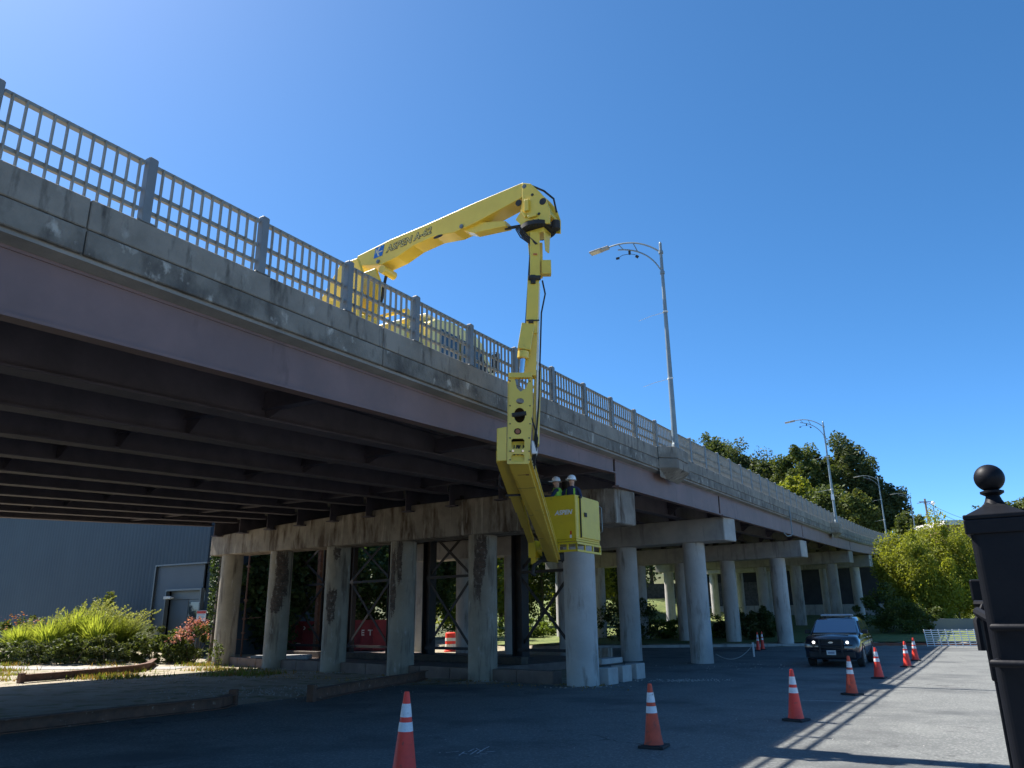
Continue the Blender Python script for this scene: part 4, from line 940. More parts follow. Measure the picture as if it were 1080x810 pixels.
# ================================================================ GATE POST
gpst = at(1062, 600, 3.25); GP = empty('gate_post', (gpst.x, gpst.y, 0), 0, label='black square metal gate post with ball finial right beside the camera', cat='gate post')
ga = R(-34); gx = V((math.cos(ga), math.sin(ga), 0)); gy = V((-math.sin(ga), math.cos(ga), 0)); g0 = V((0, 0, 0))
ztop = at(1050, 549, 3.25).z
mb = MB(); mb.box(Z*(ztop/2), .103, .103, ztop/2, gx, gy); mb.build('post', GATE, GP, bevel=.03, seg=5, local=True)
mb = MB(); mb.box(Z*(ztop-.03), .118, .118, .03, gx, gy); mb.prism([(gx*a+gy*b)*.118+Z*ztop for a, b in ((-1, -1), (1, -1), (1, 1), (-1, 1))], Z*.02)
def sq(r, z): return [(gx*a+gy*b)*r+Z*z for a, b in ((-1, -1), (1, -1), (1, 1), (-1, 1))]
mb.loft([sq(.108, ztop+.02), sq(.05, ztop+.055), sq(.032, ztop+.075)]); mb.build('cap', GATE, GP, bevel=.005, local=True)
mb = MB(); zb_ = ztop+.075
mb.lathe((0, 0, zb_), [(.042, -.01), (.032, .01), (.026, .028), (.045, .040), (.045, .048), (.02, .055)] , 28)
mb.lathe((0, 0, zb_+.105), [(.058*math.cos(a), .058*math.sin(a)) for a in np.linspace(-PI/2+.1, PI/2-.02, 18)], 32); mb.build('finial', GATE, GP, smooth=True, local=True)
GT = empty('gate_leaf', (gpst.x+.02, gpst.y+.35, 0), 0, label='black metal gate leaf with round hinge bars behind the gate post', cat='gate')
GY = 3.6
q = at(1064, 760, GY); mb = MB(); mb.box(V((q.x, q.y, .9)), .026, .03, .92, gx, gy); mb.build('stile', GATE, GT, bevel=.006)
z1_, z2_ = at(1044, 645, GY).z, at(1050, 718, GY).z; mb = MB(); mb.box(V((q.x-.005, q.y-.03, (z1_+z2_)/2)), .045, .035, (z1_-z2_)/2, gx, gy); mb.build('hinge_plate', GATE, GT, bevel=.008)
z1_, z2_ = at(1032, 611, GY).z, at(1034, 634, GY).z; qq = at(1034, 622, GY); mb = MB(); mb.box(V((qq.x+.02, qq.y, (z1_+z2_)/2)), .055, .03, (z1_-z2_)/2, gx, gy)
mb.box(V((qq.x+.02, qq.y-.01, z2_-.012)), .05, .03, .012, gx, gy); mb.build('lock_case', GATE, GT, bevel=.008)
mb = MB(); a = at(1031, 655, 3.45); b = at(1036, 641, 3.45); mb.tube([a-Z*.12, a, b, b+gx*.06-Z*.05], .018, 8); mb.tube([at(1031, 645, 3.45), at(1052, 657, 3.3)], .02, 8); mb.tube([at(1028, 637, 3.5), at(1046, 637, 3.45)], .016, 8); mb.build('latch', GATE, GT, smooth=True)
for y in (662, 700):
    a = at(1042, y, 3.12); mb = MB(); a = at(1050, y, 3.10); mb.tube([a+V((.16, .22, 0)), a+V((.03, .05, 0)), a+V((.0, .015, 0)), a+gx*.03, a+gx*.9], .014, 10); mb.build('hinge_bar', GATE, GT, smooth=True)
mb = MB()
for k in range(7): p = V((gpst.x+.35+k*.13, gpst.y-.2, 0)); mb.box(p+Z*.95, .009, .009, .85)
mb.box(V((gpst.x+.75, gpst.y+.02, 1.75)), .62, .016, .02); mb.box(V((gpst.x+.75, gpst.y+.02, .2)), .62, .016, .02); mb.build('picket_infill', GATE, GT)
#@@YARD
# ================================================================ RUSTY BEAMS ON THE GROUND
def ground_beam(pts, w_, h_, label, ends):
    P = [V((p.x, p.y, hz(p.x, p.y)+.03)) for p in pts]
    e = empty('steel_beam', P[0], label=label, cat='steel beam', group='rusty guard beams lying on the ground')
    mb = MB(); secs = []
    for i, p in enumerate(P):
        d = (P[min(i+1, len(P)-1)]-P[max(i-1, 0)]).normalized(); x = d.cross(Z).normalized()
        t_ = .012; hh = h_; ww = w_/2
        secs.append([p-x*ww, p-x*ww+Z*.02, p-x*.015+Z*.025, p-x*.015+Z*(hh-.025), p-x*ww+Z*(hh-.02), p-x*ww+Z*hh, p+x*ww+Z*hh, p+x*ww+Z*(hh-.02), p+x*.015+Z*(hh-.025), p+x*.015+Z*.025, p+x*ww+Z*.02, p+x*ww])
    mb.loft(secs); mb.build('rail', RUST, e)
    for i, hh in ends:
        p = P[i]; d = (P[min(i+1, len(P)-1)]-P[max(i-1, 0)]).normalized(); mb = MB(); mb.box(p+Z*(hh/2-.05)+d*(.09 if i else -.09), .08, .09, hh/2+.02, d, d.cross(Z)); mb.build('post', RUST, e, bevel=.01)
    return e
g_ = gp
ground_beam([g_(24, 720.5), g_(60, 717.5), g_(105, 713), g_(140, 709.5), g_(156, 706.5), g_(162, 702.5)], .22, .24, 'thin rusty beam with a stub post lying in the sun in front of the tall grass', [(0, .32)])
ground_beam([g_(-60, 784), g_(0, 776), g_(60, 769), g_(130, 760.5), g_(190, 754), g_(232, 749), g_(244, 745)], .24, .24, 'nearest rusty beam with an upturned end, lying in the shade at the lower left', [(6, .36)])
ground_beam([g_(330, 740.5), g_(365, 733), g_(405, 725.5), g_(440, 719.5), g_(448, 717)], .24, .26, 'rusty beam with an end post lying before the third and fourth round columns', [(0, .40)])
# ================================================================ CONCRETE BLOCKS
def block(name, c, ax, hx, hy, hz_, m, label, cat, group=None, bev=.02):
    mb = MB(); mb.box(V((0, 0, hz_)), hx, hy, hz_, ax, V((-ax.y, ax.x, 0))); o = mb.build(name, m, None, bevel=bev); o.location = c; tag(o, label, cat, group); return o
BD = (S(24.1, -27)-S(21.0, -9.2)).normalized()       # along the first pier
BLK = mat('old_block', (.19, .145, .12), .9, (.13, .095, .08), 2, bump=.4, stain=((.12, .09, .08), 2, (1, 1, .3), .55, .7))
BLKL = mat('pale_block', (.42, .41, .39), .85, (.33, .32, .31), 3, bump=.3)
start = S(21.0, -10.0) + BD*.9
n = 0
for k in range(13):
    c = start + BD*(k*1.42+.7) + V((.10, .35, 0))
    hits = any(abs((c-S(20.9-.17*(t+8.3), t)).dot(BD)) < .0 for t in BENTS[0][1])
    nm = ['first', 'second', 'third', 'fourth', 'fifth', 'sixth', 'seventh', 'eighth', 'ninth', 'tenth', 'eleventh', 'twelfth', 'thirteenth'][k]
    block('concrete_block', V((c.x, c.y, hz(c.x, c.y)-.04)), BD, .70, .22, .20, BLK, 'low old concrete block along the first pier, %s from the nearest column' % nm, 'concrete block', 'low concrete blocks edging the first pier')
rd = (gp(679, 716)-gp(634, 723)).normalized()
for k, (x, y) in enumerate(((642, 722.5), (657, 719.5), (671.5, 716.5))):
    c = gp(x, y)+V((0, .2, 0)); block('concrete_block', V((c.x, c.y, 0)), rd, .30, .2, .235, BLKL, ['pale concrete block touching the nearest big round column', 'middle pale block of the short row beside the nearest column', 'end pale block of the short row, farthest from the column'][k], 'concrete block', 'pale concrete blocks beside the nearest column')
c = gp(655, 712)+V((-.1, .45, 0)); block('stone_slab', V((c.x-.3, c.y, .47-.12)), rd, .75, .22, .09, BLKL, 'pale flat slab lying behind the short row of pale blocks', 'slab')
for k, x in enumerate((637, 645.5)):
    c = gp(x+2, 708)+V((-.2, .3, 0)); block('concrete_block', V((c.x, c.y, .42)), rd, .17, .16, .19, OLDC, ['stained upright block on the slab beside the column', 'stained upright block on the slab, outer one'][k], 'concrete block', 'stained blocks on the slab')
for k, (x, y) in enumerate(((283, 695), (311, 694.5))):
    c = gp(x, y, .3); block('stone_slab', V((c.x, c.y, .25)), V((1, .05, 0)).normalized(), .65, .5, .10, BLKL, ['sunlit pale slab between the two outermost left columns', 'sunlit slab piece between the second and third columns from the left'][k], 'slab', bev=.05)
# footing slab behind the first pier
mb = MB(); a = S(22.9, -14.6); b = S(25.2, -29.8); nb = V((-BD.y, BD.x, 0)); nb = nb if nb.dot(U) > 0 else -nb
mb.prism([a+Z*-.2, b+Z*-.2, b+nb*8.6+Z*-.2, a+nb*8.6+Z*-.2], Z*.48); tag(mb.build('footing_slab', BLK, None, bevel=.03), kind='structure')
mb = MB(); a2 = a+nb*2.2; b2 = b+nb*2.2
mb.prism([a2+Z*.281, b2+Z*.281, b2+nb*.4+Z*.281, a2+nb*.4+Z*.281], Z*.26); tag(mb.build('timber_sill', mat('dark_timber', (.05, .04, .035), .9, (.09, .07, .05), 4), None, bevel=.02), 'long dark timber sill lying on the footing under the bridge', 'timber')
# ================================================================ SHORING TOWERS
def spt(px, off=0.0):          # point on the shoring line seen at column px
    n_ = nb; c_ = n_.dot(S(29.2, -16.7)) + off; q = on_plane(px, 660, n_, c_); return V((q.x, q.y, 0))
def tower(pxs, widths, label, braces=True, tops=6.2):
    base = spt(pxs[0]); base.z = .28
    e = empty('shoring_tower', base, label=label, cat='steel tower', group='dark steel shoring towers behind the first pier')
    ps = []
    for px, w_ in zip(pxs, widths):
        p = spt(px); ps.append(p); ztop = rail(p.dot(U))-2.42; hw = w_/2
        x = BD; y = nb; mb = MB()
        for sg in (-1, 1): mb.box(p+x*(sg*hw)+Z*((ztop+.28)/2), .015, hw*.9, (ztop-.28)/2, x, y)
        mb.box(p+Z*((ztop+.28)/2), hw, .012, (ztop-.28)/2, x, y); mb.box(p+Z*.30, hw*1.4, hw*1.4, .02, x, y)
        mb.build('post', DSTEEL, e)
    if braces:
        a, b = ps[0], ps[-1]; oy = nb*-.1
        for z0, z1 in ((.62, 3.72), (3.72, 6.0)):
            mb = MB(); mb.beam(a+oy+Z*z0, b+oy+Z*z1, .03, .12, Z); mb.build('brace', DSTEEL, e)
            mb = MB(); mb.beam(a+oy*1.6+Z*z1, b+oy*1.6+Z*z0, .03, .12, Z); mb.build('brace', DSTEEL, e)
        for z0 in (.62, 3.72):
            mb = MB(); mb.beam(a+oy*2+Z*z0, b+oy*2+Z*z0, .04, .12, Z); mb.build('strut', DSTEEL, e)
    return e
tower((343, 300), (.42, .30), 'dark braced steel tower between the second and third columns from the left')
tower((413, 370), (.38, .30), 'dark braced steel tower directly left of the fourth column')
tower((452, 500), (.46, .20), 'dark steel tower with a clear cross brace in front of foliage, near the middle')
tower((549, 608), (.52, .30), 'dark steel tower with the widest post, its cross brace left of the nearest column')
pp = spt(334); mb = MB(); mb.beam(V((pp.x, pp.y, .28)), V((pp.x, pp.y, 6.2)), .22, .2, U); tag(mb.build('rusty_post', RUST, None, bevel=.01), 'brown rusty vertical post touching the dark steel tower', 'post')
# pipe post between the outermost columns
q = gp(254, 694, .1); e = empty('steel_pipe_post', V((q.x, q.y, 0)), label='thin dark pipe post right of the outermost left column', cat='post')
mb = MB(); mb.cyl(q-Z*.2, V((q.x, q.y, 6)), .05, n=10)
for z in (1.3, 2.0, 2.9, 4.6): mb.box(V((q.x, q.y, z)), .09, .07, .05)
mb.build('pipe', RUST, e); mb = MB(); mb.tube([V((q.x, q.y, 2.0)), V((q.x+.6, q.y, 2.05)), V((q.x+.9, q.y, 2.05))], .02, 6); mb.tube([V((q.x-.4, q.y, 1.0)), V((q.x+.3, q.y, 1.0))], .02, 6); mb.build('side_bar', RUST, e)
# ================================================================ DUMPSTERS
def dumpster(x0, x1, yb, Y, label, txt, hgt):
    a = at(x0, yb, Y); b = at(x1, yb, Y); a.z = b.z = hz(a.x, a.y)+.02; wd = (b-a).length; c = (a+b)/2; x = (b-a).normalized(); y = V((-x.y, x.x, 0))
    e = empty('dumpster', c, label=label, cat='dumpster', group='dark red dumpsters under the bridge')
    mb = MB(); lo = [c-x*wd/2, c+x*wd/2, c+x*wd/2+y*1.7, c-x*wd/2+y*1.7]
    o2 = .03; 
    mb.loft([[p+Z*.1 for p in lo], [p+Z*hgt for p in lo]], caps=False); mb.box(c+y*.85+Z*.12, wd/2, .85, .03, x, y)
    mb.build('bin', DUMP, e)
    mb = MB(); n_ = max(3, int(wd/.75))
    for k in range(n_+1): mb.box(c-x*(wd/2-.03-(wd-.06)*k/n_)-y*.035+Z*(hgt/2+.05), .035, .03, hgt/2-.05, x, y)
    mb.box(c-y*.04+Z*hgt, wd/2+.04, .05, .05, x, y); mb.box(c-y*.03+Z*.45, wd/2, .03, .04, x, y); mb.build('rib', DUMP, e)
    for (tx, f, zf, sz) in txt: text_part(tx, sz, c+x*(wd*(f-.5))-y*.012+Z*(hgt*zf), x, Z, WHITE, e, .004, bold=.012)
    mb = MB()
    for f in (.1, .9): mb.cyl(c-x*wd*(f-.5)-y*.1+Z*.06, c-x*wd*(f-.5)-y*.02+Z*.06, .08, n=12)
    mb.build('roller', DSTEEL, e); return e
dumpster(304, 345, 684, 45.5, 'dark red dumpster with white sticker seen between the second and third columns', [('D', .36, .80, .28), ('C', .60, .80, .28), ('EMPTY', .25, .28, .14)], 1.65)
dumpster(366, 407, 685, 45.0, 'dark red dumpster marked E T seen left of the fourth column', [('E', .38, .62, .42), ('T', .58, .62, .42)], 1.7)
q = at(316, 664, 45.3); mb = MB(); mb.box(q-V((0, .06, 0)), .22, .004, .2); 
#@@BUILD
# ================================================================ BUILDING ON THE LEFT
BS = 27.0
def wp(x, y, off=0): return on_plane(x, y, U, BS+off)
tr_ = wp(218, 600).dot(W)
BG = empty('metal_building', S(BS, tr_, 0), label='windowless blue grey corrugated metal building beyond the planting bed', cat='building')
tl_ = -90; zr = wp(46, 541).z; d_al = (wp(165, 600).dot(W), tr_)
dx0 = wp(172, 650).dot(W); dx1 = wp(208, 650).dot(W); ztd = wp(190, 623).z; zal = wp(190, 596).z; zw = zr+.15
mb = MB()
mb.sbox(BS, BS+.3, tl_, d_al[0], 0, zw); mb.sbox(BS, BS+.3, d_al[0], tr_, zal, zw)
mb.sbox(BS+.3, BS+9, tr_-.3, tr_, 0, zw); mb.sbox(BS+8.7, BS+9, tl_, tr_-.3, 0, zw); mb.sbox(BS+.3, BS+8.7, tl_, tl_+.3, 0, zw)
mb.build('wall', SIDING, BG)
mb = MB(); mb.sbox(BS-.15, BS+9.2, tl_-.2, tr_+.15, zw+.003, zw+.28); mb.build('roof', mat('roof_trim', (.20, .23, .25), .5), BG, bevel=.02)
mb = MB(); mb.sbox(BS+.12, BS+.2, d_al[0]+.002, dx0-.02, 0, zal-.002); mb.sbox(BS+.12, BS+.2, dx1+.02, tr_-.31, 0, zal-.002); mb.sbox(BS+.12, BS+.2, dx0-.02, dx1+.02, ztd+.02, zal-.002); mb.build('entrance_panel', PANEL, BG)
mb = MB(); mb.sbox(BS-.03, BS+.12, d_al[0]-.08, d_al[0], 0, zal+.08); mb.sbox(BS-.03, BS+.12, d_al[0], tr_+.02, zal, zal+.08); mb.build('entrance_trim', DOORM, BG)
fr_ = MB(); fr_.sbox(BS+.02, BS+.24, dx0-.08, dx0, 0, ztd+.1); fr_.sbox(BS+.02, BS+.24, dx1, dx1+.08, 0, ztd+.1); fr_.sbox(BS+.02, BS+.24, dx0, dx1, ztd, ztd+.1); fr_.build('door_frame', DOORM, BG)
dm = (dx0+dx1)/2+.1; zdt = wp(190, 632).z
mb = MB(); mb.sbox(BS+.35, BS+.40, dx0, dx1, zdt, ztd); mb.build('transom', DOORM, BG)
mb = MB(); mb.sbox(BS+.35, BS+.40, dx0, dm-.01, 0, zdt-.02); d1 = mb.build('door', PANEL, BG)
mb = MB(); mb.sbox(BS+.33, BS+.36, dm+.10, dx1-.06, 1.2, zdt-.15); g1 = mb.build('door_glass', GLASS, BG)
mb = MB(); mb.sbox(BS+.37, BS+.41, dm+.01, dx1, 0, zdt-.02); mb.build('door', DOORM, BG)
mb = MB(); q = wp(175, 630.5, -.1); mb.box(q, .10, .10, .07); mb.box(q+W*.28, .10, .10, .07); mb.box(q+W*.14+U*.1, .3, .05, .03, W, U); mb.build('flood_light', WHITE, BG, bevel=.02)
q0, q1 = wp(208.3, 644), wp(217, 655); sgc = (q0+q1)/2-U*.02; 
hs = abs((q1-q0).dot(W))/2; vs2 = abs(q1.z-q0.z)/2
SG = empty('wall_sign', sgc, label='small white notice with a red header on the wall beside the door', cat='sign')
mb = MB(); mb.box(sgc, hs, .012, vs2, W, U); mb.build('board', WHITE, SG); mb = MB(); mb.box(sgc-U*.014+Z*(vs2*.68), hs*.96, .003, vs2*.26, W, U); mb.build('header', RED, SG)
mb = MB(); 
for k in range(4): mb.box(sgc-U*.014+Z*(vs2*(.2-.28*k)), hs*(.75-.1*(k % 2)), .003, vs2*.05, W, U)
mb.build('print_lines', MATS['plate_grey'], SG)
#@@PLANTS
# ================================================================ PLANTING BED
def tussock(base, h, rad, n, label, seed, lean=(.3, 0), plumes=14):
    rng = np.random.default_rng(seed); e = empty('ornamental_grass', base, label=label, cat='grass clump', group='tall ornamental grasses in the planting bed')
    segs = 4; ang = rng.uniform(0, 2*PI, n); r0 = rad*.35*rng.uniform(0, 1, n)**.5; out = rng.uniform(.15, 1.0, n); hh = h*rng.uniform(.35, 1.0, n)
    V_ = []; bx, by, bz = base
    wd = .032
    pts = []
    for k in range(segs+1):
        f = k/segs; rr = r0 + rad*out*(f**1.7); z = hh*(f - .28*out*f**2.6)
        pts.append(np.stack([bx+np.cos(ang)*rr+lean[0]*f**2*h*.3, by+np.sin(ang)*rr+lean[1]*f*f*h*.3, bz+z], 1))
    sx = np.stack([-np.sin(ang+.8), np.cos(ang+.8), 0*ang], 1)
    quads = []; verts = []
    for k in range(segs):
        w0 = wd*(1-k/segs*.8); w1 = wd*(1-(k+1)/segs*.8)
        a, b = pts[k], pts[k+1]; verts.append(np.stack([a-sx*w0, a+sx*w0, b+sx*w1, b-sx*w1], 1).reshape(-1, 3))
    verts = np.concatenate(verts); quads = np.arange(len(verts)).reshape(-1, 4)
    fast_mesh('blades', verts, quads, L_GRASSY, e)
    pv = []
    for i in range(plumes):
        a = rng.uniform(0, 2*PI); o_ = rng.uniform(.2, .9); H0 = h*rng.uniform(.85, 1.22); m_ = 60
        f = rng.uniform(.55, 1, m_); rr = rad*o_*(f**2)
        P = np.stack([bx+np.cos(a)*rr+lean[0]*f**2.5*h*.75, by+np.sin(a)*rr, bz+H0*(f-.10*f**3)], 1) + rng.normal(size=(m_, 3))*.018; pv.append(P)
    v, q = leaves_at(np.concatenate(pv), .085, rng, 1.5); fast_mesh('plumes', v, q, L_PLUME, e); return e
def gz(px, py, Y): p = at(px, py, Y); return (p.x, p.y, hz(p.x, p.y))
tl = [((30, 690, 39.5), 2.0, 1.2, 'arching yellow green grass clump nearest the photo edge'), ((62, 690, 39.0), 2.5, 1.3, 'arching grass clump left of the tallest one in the bed'), ((88, 690, 39.8), 3.0, 1.4, 'tallest arching grass clump in the middle of the bed'),
      ((112, 690, 39), 2.7, 1.3, 'grass clump right of the tallest, plumes leaning towards the door'), ((134, 690, 39.6), 2.3, 1.2, 'rightmost arching grass clump of the bed')]
for i, ((x, y, Y), h, r, lb) in enumerate(tl): tussock(gz(x-8, y, Y), h*.86, r*.95, 1300, lb, 300+i, (.5, 0), 20+3*i)
sh = [((8, 690, 37.6), (1.3, .8, .62), L_MID, 'low dark shrub at the photo edge under the arching grasses'), ((45, 690, 37.2), (1.2, .7, .6), L_DARK, 'low dark shrub under the left grass clumps'), ((78, 690, 37.0), (1.2, .7, .66), L_MID, 'low dark shrub under the middle grass clumps'),
      ((112, 690, 37.1), (1.2, .7, .62), L_DARK, 'low dark shrub under the right grass clumps'), ((138, 690, 37.6), (.8, .6, .5), L_MID, 'small dark shrub where the bed edging bends')]
for i, ((x, y, Y), r, m_, lb) in enumerate(sh): shrub('low_shrub', gz(x, y, Y), r, m_, 2400, .13, lb, group='low dark shrubs at the front of the bed', seed=i)
shrub('round_shrub', gz(164, 680, 37.6), (1.05, .8, .85), L_MID, 3400, .12, 'rounded green shrub between the grasses and the pink bush', seed=20)
shrub('round_shrub', gz(182, 680, 37.2), (.85, .7, .72), L_MID, 2600, .12, 'rounded green shrub directly under the door', seed=21)
shrub('flowering_shrub', gz(203, 680, 37.0), (.85, .65, .95), L_MID, 2600, .12, 'shrub with pink flower heads beside the outermost column', seed=22, extra=(L_PINK, 1700, .085, .9))
shrub('flowering_shrub', gz(20, 690, 41.5), (1.1, .7, .95), L_MID, 1600, .14, 'shrub with red orange flowers at the left end of the bed', seed=23, extra=(L_RED, 200, .11, 1.15))
shrub('flowering_shrub', gz(0, 690, 41.5), (.9, .7, .85), L_MID, 1200, .14, 'shrub with orange flowers cut by the left photo edge', seed=24, extra=(L_RED, 90, .11, 1.15))
shrub('tall_shrub', gz(95, 690, 41.2), (1.5, .8, 1.6), L_OLIVE, 3000, .15, 'leafy grey green shrub rising behind the tallest grass clump', seed=25)
shrub('weed_plant', gz(228, 704, 33.8), (.28, .25, .6), L_MID, 260, .10, 'small weed growing at the foot of the outermost column', cat='weed', seed=26, stems=4)
# ragged dry grass on the verge: nobody could count it
rng = np.random.default_rng(77); pp_ = []
while len(pp_) < 9000:
    x = rng.uniform(-30, -8); y = rng.uniform(26, 37.2)
    s_, t_ = x*.5+y*.866, x*.866-y*.5
    f = math.sin(x*1.3+y*.7)+math.sin(x*.45-y*1.9)+rng.normal()*.5
    if f > .75 and y > 28.0+.1*(x+10) and not (33.2 < y+.13*(x+14) < 35.0): pp_.append((x, y, hz(x, y)))
P = np.array(pp_); a = rng.uniform(0, 2*PI, len(P)); hh = rng.uniform(.05, .20, len(P)); d = np.stack([np.cos(a), np.sin(a), 0*a], 1)
ln = rng.normal(size=(len(P), 3))*.05; ln[:, 2] = hh
v = np.stack([P-d*.02, P+d*.02, P+d*.004+ln, P-d*.004+ln], 1).reshape(-1, 3)
tag(fast_mesh('dry_grass', v, np.arange(len(v)).reshape(-1, 4), [L_DRY, L_GND], None, (rng.uniform(size=len(P)) < .45).astype(int)), 'thin dry and green grass scattered over the sunny verge', 'grass', kind='stuff')
rng = np.random.default_rng(81); wp_ = []
for t in BENTS[0][1]:
    p = S(20.9-.17*(t+8.3), t)
    for k in range(60): a = rng.uniform(0, 2*PI); rr = .5+abs(rng.normal())*.14; x, y = p.x+rr*math.cos(a), p.y+rr*math.sin(a); wp_.append((x, y, hz(x, y)+.03))
for k in range(420): x = rng.uniform(-12, 3); y = 26.5-.55*(x+1)+rng.normal()*.5-2.2; wp_.append((x, y, hz(x, y)+.02))
v, q_ = leaves_at(np.array(wp_), .06, rng, 3.0); tag(fast_mesh('leaf_litter', v, q_, L_DRY), 'dry leaf litter caught around the column feet and blocks', 'litter', kind='stuff')
# loose gravel scattered around the column feet
rng = np.random.default_rng(78); gv = MB()
def pebbles(cx, cy, rx, ry, n, big=.05):
    for k in range(n):
        x = cx+rng.normal()*rx; y = cy+rng.normal()*ry; r = big*rng.uniform(.3, 1)
        c = V((x, y, hz(x, y)+.012+r*.3)); a = rng.uniform(0, PI)
        ax = V((math.cos(a), math.sin(a), 0)); gv.add([c+ax*r, c-ax*r, c+V((-ax.y, ax.x, 0))*r*.8, c-V((-ax.y, ax.x, 0))*r*.8, c+Z*r*.6, c-Z*r*.6], [(0, 2, 4), (2, 1, 4), (1, 3, 4), (3, 0, 4), (2, 0, 5), (1, 2, 5), (3, 1, 5), (0, 3, 5)])
for t in BENTS[0][1]: p = S(20.9-.17*(t+8.3), t); pebbles(p.x, p.y-.55, .5, .15, 60, .04)
pebbles(5.0, 24.6, .6, .25, 160, .04); pebbles(-6.5, 22.5, 1.6, 1.0, 420, .03); pebbles(-13, 27.5, 3, 1.2, 500, .03); pebbles(8.5, 31, 2, 1, 60, .035); pebbles(2, 15, 3, 3, 40, .02)
tag(gv.build('loose_gravel', CONC), 'loose gravel and rubble scattered around the column feet', 'gravel', kind='stuff')
# ivy covered trunk by the building corner
q = gz(226, 700, 38.0); IV = empty('ivy_covered_trunk', q, label='old trunk wrapped in ivy at the corner of the metal building', cat='tree')
mb = MB(); mb.tube([V(q)-Z*.2, V(q)+Z*2+V((.05, 0, 0)), V(q)+Z*5.6], [.34, .3, .22], 12); mb.build('trunk', BARK, IV, smooth=True)
rng = np.random.default_rng(79); n = 1800; a = rng.uniform(0, 2*PI, n); z = rng.uniform(0, 1, n)**.5*5.4; rr = .34+.18*rng.uniform(size=n)+.15*(z/5.4)**3
v, qd = leaves_at(np.stack([q[0]+np.cos(a)*rr, q[1]+np.sin(a)*rr, q[2]+z], 1), .15, rng); fast_mesh('ivy', v, qd, L_SHADE, IV)
# ================================================================ TREES BEYOND THE UNDERSIDE
under = [(322, 51, 9.5, 4.0, L_SHADE), (282, 44, 9, 3.4, L_SHADE), (256, 44, 9, 3.6, L_SHADE), (300, 50, 9.5, 4.5, L_SHADE), (345, 54, 10, 5.2, L_SHADE), (392, 57, 10.5, 5.5, L_SHADE), (440, 60, 11, 5.0, L_SHADE), (482, 74, 8.0, 5.0, L_YEL), (528, 74, 10, 4.5, L_YEL), (572, 74, 11, 4.8, L_MID), (612, 80, 12, 5.0, L_YEL), (655, 84, 12, 5.0, L_MID)]  # yellow leaf colour stands in for backlight on the brighter trees
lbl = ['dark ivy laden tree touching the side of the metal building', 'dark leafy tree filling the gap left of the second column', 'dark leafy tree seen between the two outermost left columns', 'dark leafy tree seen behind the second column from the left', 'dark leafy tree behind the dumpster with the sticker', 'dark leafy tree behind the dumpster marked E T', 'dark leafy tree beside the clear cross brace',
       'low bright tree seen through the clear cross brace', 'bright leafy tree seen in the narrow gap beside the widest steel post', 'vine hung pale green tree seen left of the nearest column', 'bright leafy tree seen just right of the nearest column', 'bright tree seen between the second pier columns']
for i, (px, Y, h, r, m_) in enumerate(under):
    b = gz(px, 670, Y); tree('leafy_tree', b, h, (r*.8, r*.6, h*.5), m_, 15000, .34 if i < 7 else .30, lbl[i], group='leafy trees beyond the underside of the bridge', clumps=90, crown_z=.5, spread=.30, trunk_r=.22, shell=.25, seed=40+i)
bush_l = [(482, 60, 'low bush behind the striped traffic drum'), (560, 58, 'pale undergrowth bush framed by the widest steel post'), (588, 60, 'pale undergrowth bush left of the nearest column'), (540, 60, 'small undergrowth bush in the narrow gap'), (655, 52, 'dark green bush between the second pier columns'), (672, 53, 'dark green bush right behind the second pier column'), (700, 54, 'sunlit low bush on the grass slope by the third pier'), (742, 55, 'sunlit low bush near the second lit patch of slope'), (775, 54, 'low shaded bush by the rope')]
for i, (px, Y, lb) in enumerate(bush_l):
    h_ = 1.6 if i in (4, 5) else (1.5 if i == 0 else .8)
    shrub('bush', gz(px, 675, Y), (1.5, 1.0, h_), L_GND if i not in (4, 5, 8) else L_DARK, 2200, .16, lb, group='bushes at the far side under the bridge', seed=60+i)
# dark shrub near the rope
shrub('bush', gz(795, 670, 52), (1.2, .8, 1.25), L_DARK, 2600, .2, 'dark fuller bush right behind the pair of slim cones', group='bushes at the far side under the bridge', seed=70)
shrub('bush', gz(812, 670, 54), (1.0, .8, 1.0), L_DARK, 2000, .2, 'dark bush beside the third pier roadside column', group='bushes at the far side under the bridge', seed=71)
# retaining wall with ivy on the slope
q = S(94, -27); RW = empty('retaining_wall', V((q.x, q.y, 0)), label='dark stone retaining wall above the sunny grass slope', cat='wall')
mb = MB(); zz = hz(q.x, q.y); mb.beam(S(100, -22, zz+1.3), S(84, -62, zz+1.3), .5, 4.0); mb.build('wall', mat('dark_stone', (.13, .12, .115), .9, (.07, .065, .06), 3, bump=.8, bscale=6), RW)
for i, (px, Y) in enumerate(((690, 100), (745, 104), (640, 98), (790, 110))):
    b = gz(px, 640, Y); tree('leafy_tree', b, 13, (6, 5, 6.5), L_SHADE if i != 2 else L_MID, 6000, .4, ['dark tree above the stone retaining wall', 'dark tree above the wall end near the lit columns', 'green tree rising left of the retaining wall', 'dark tree beside the abutment'][i], group='trees above the retaining wall', seed=90+i, clumps=60, crown_z=.55)
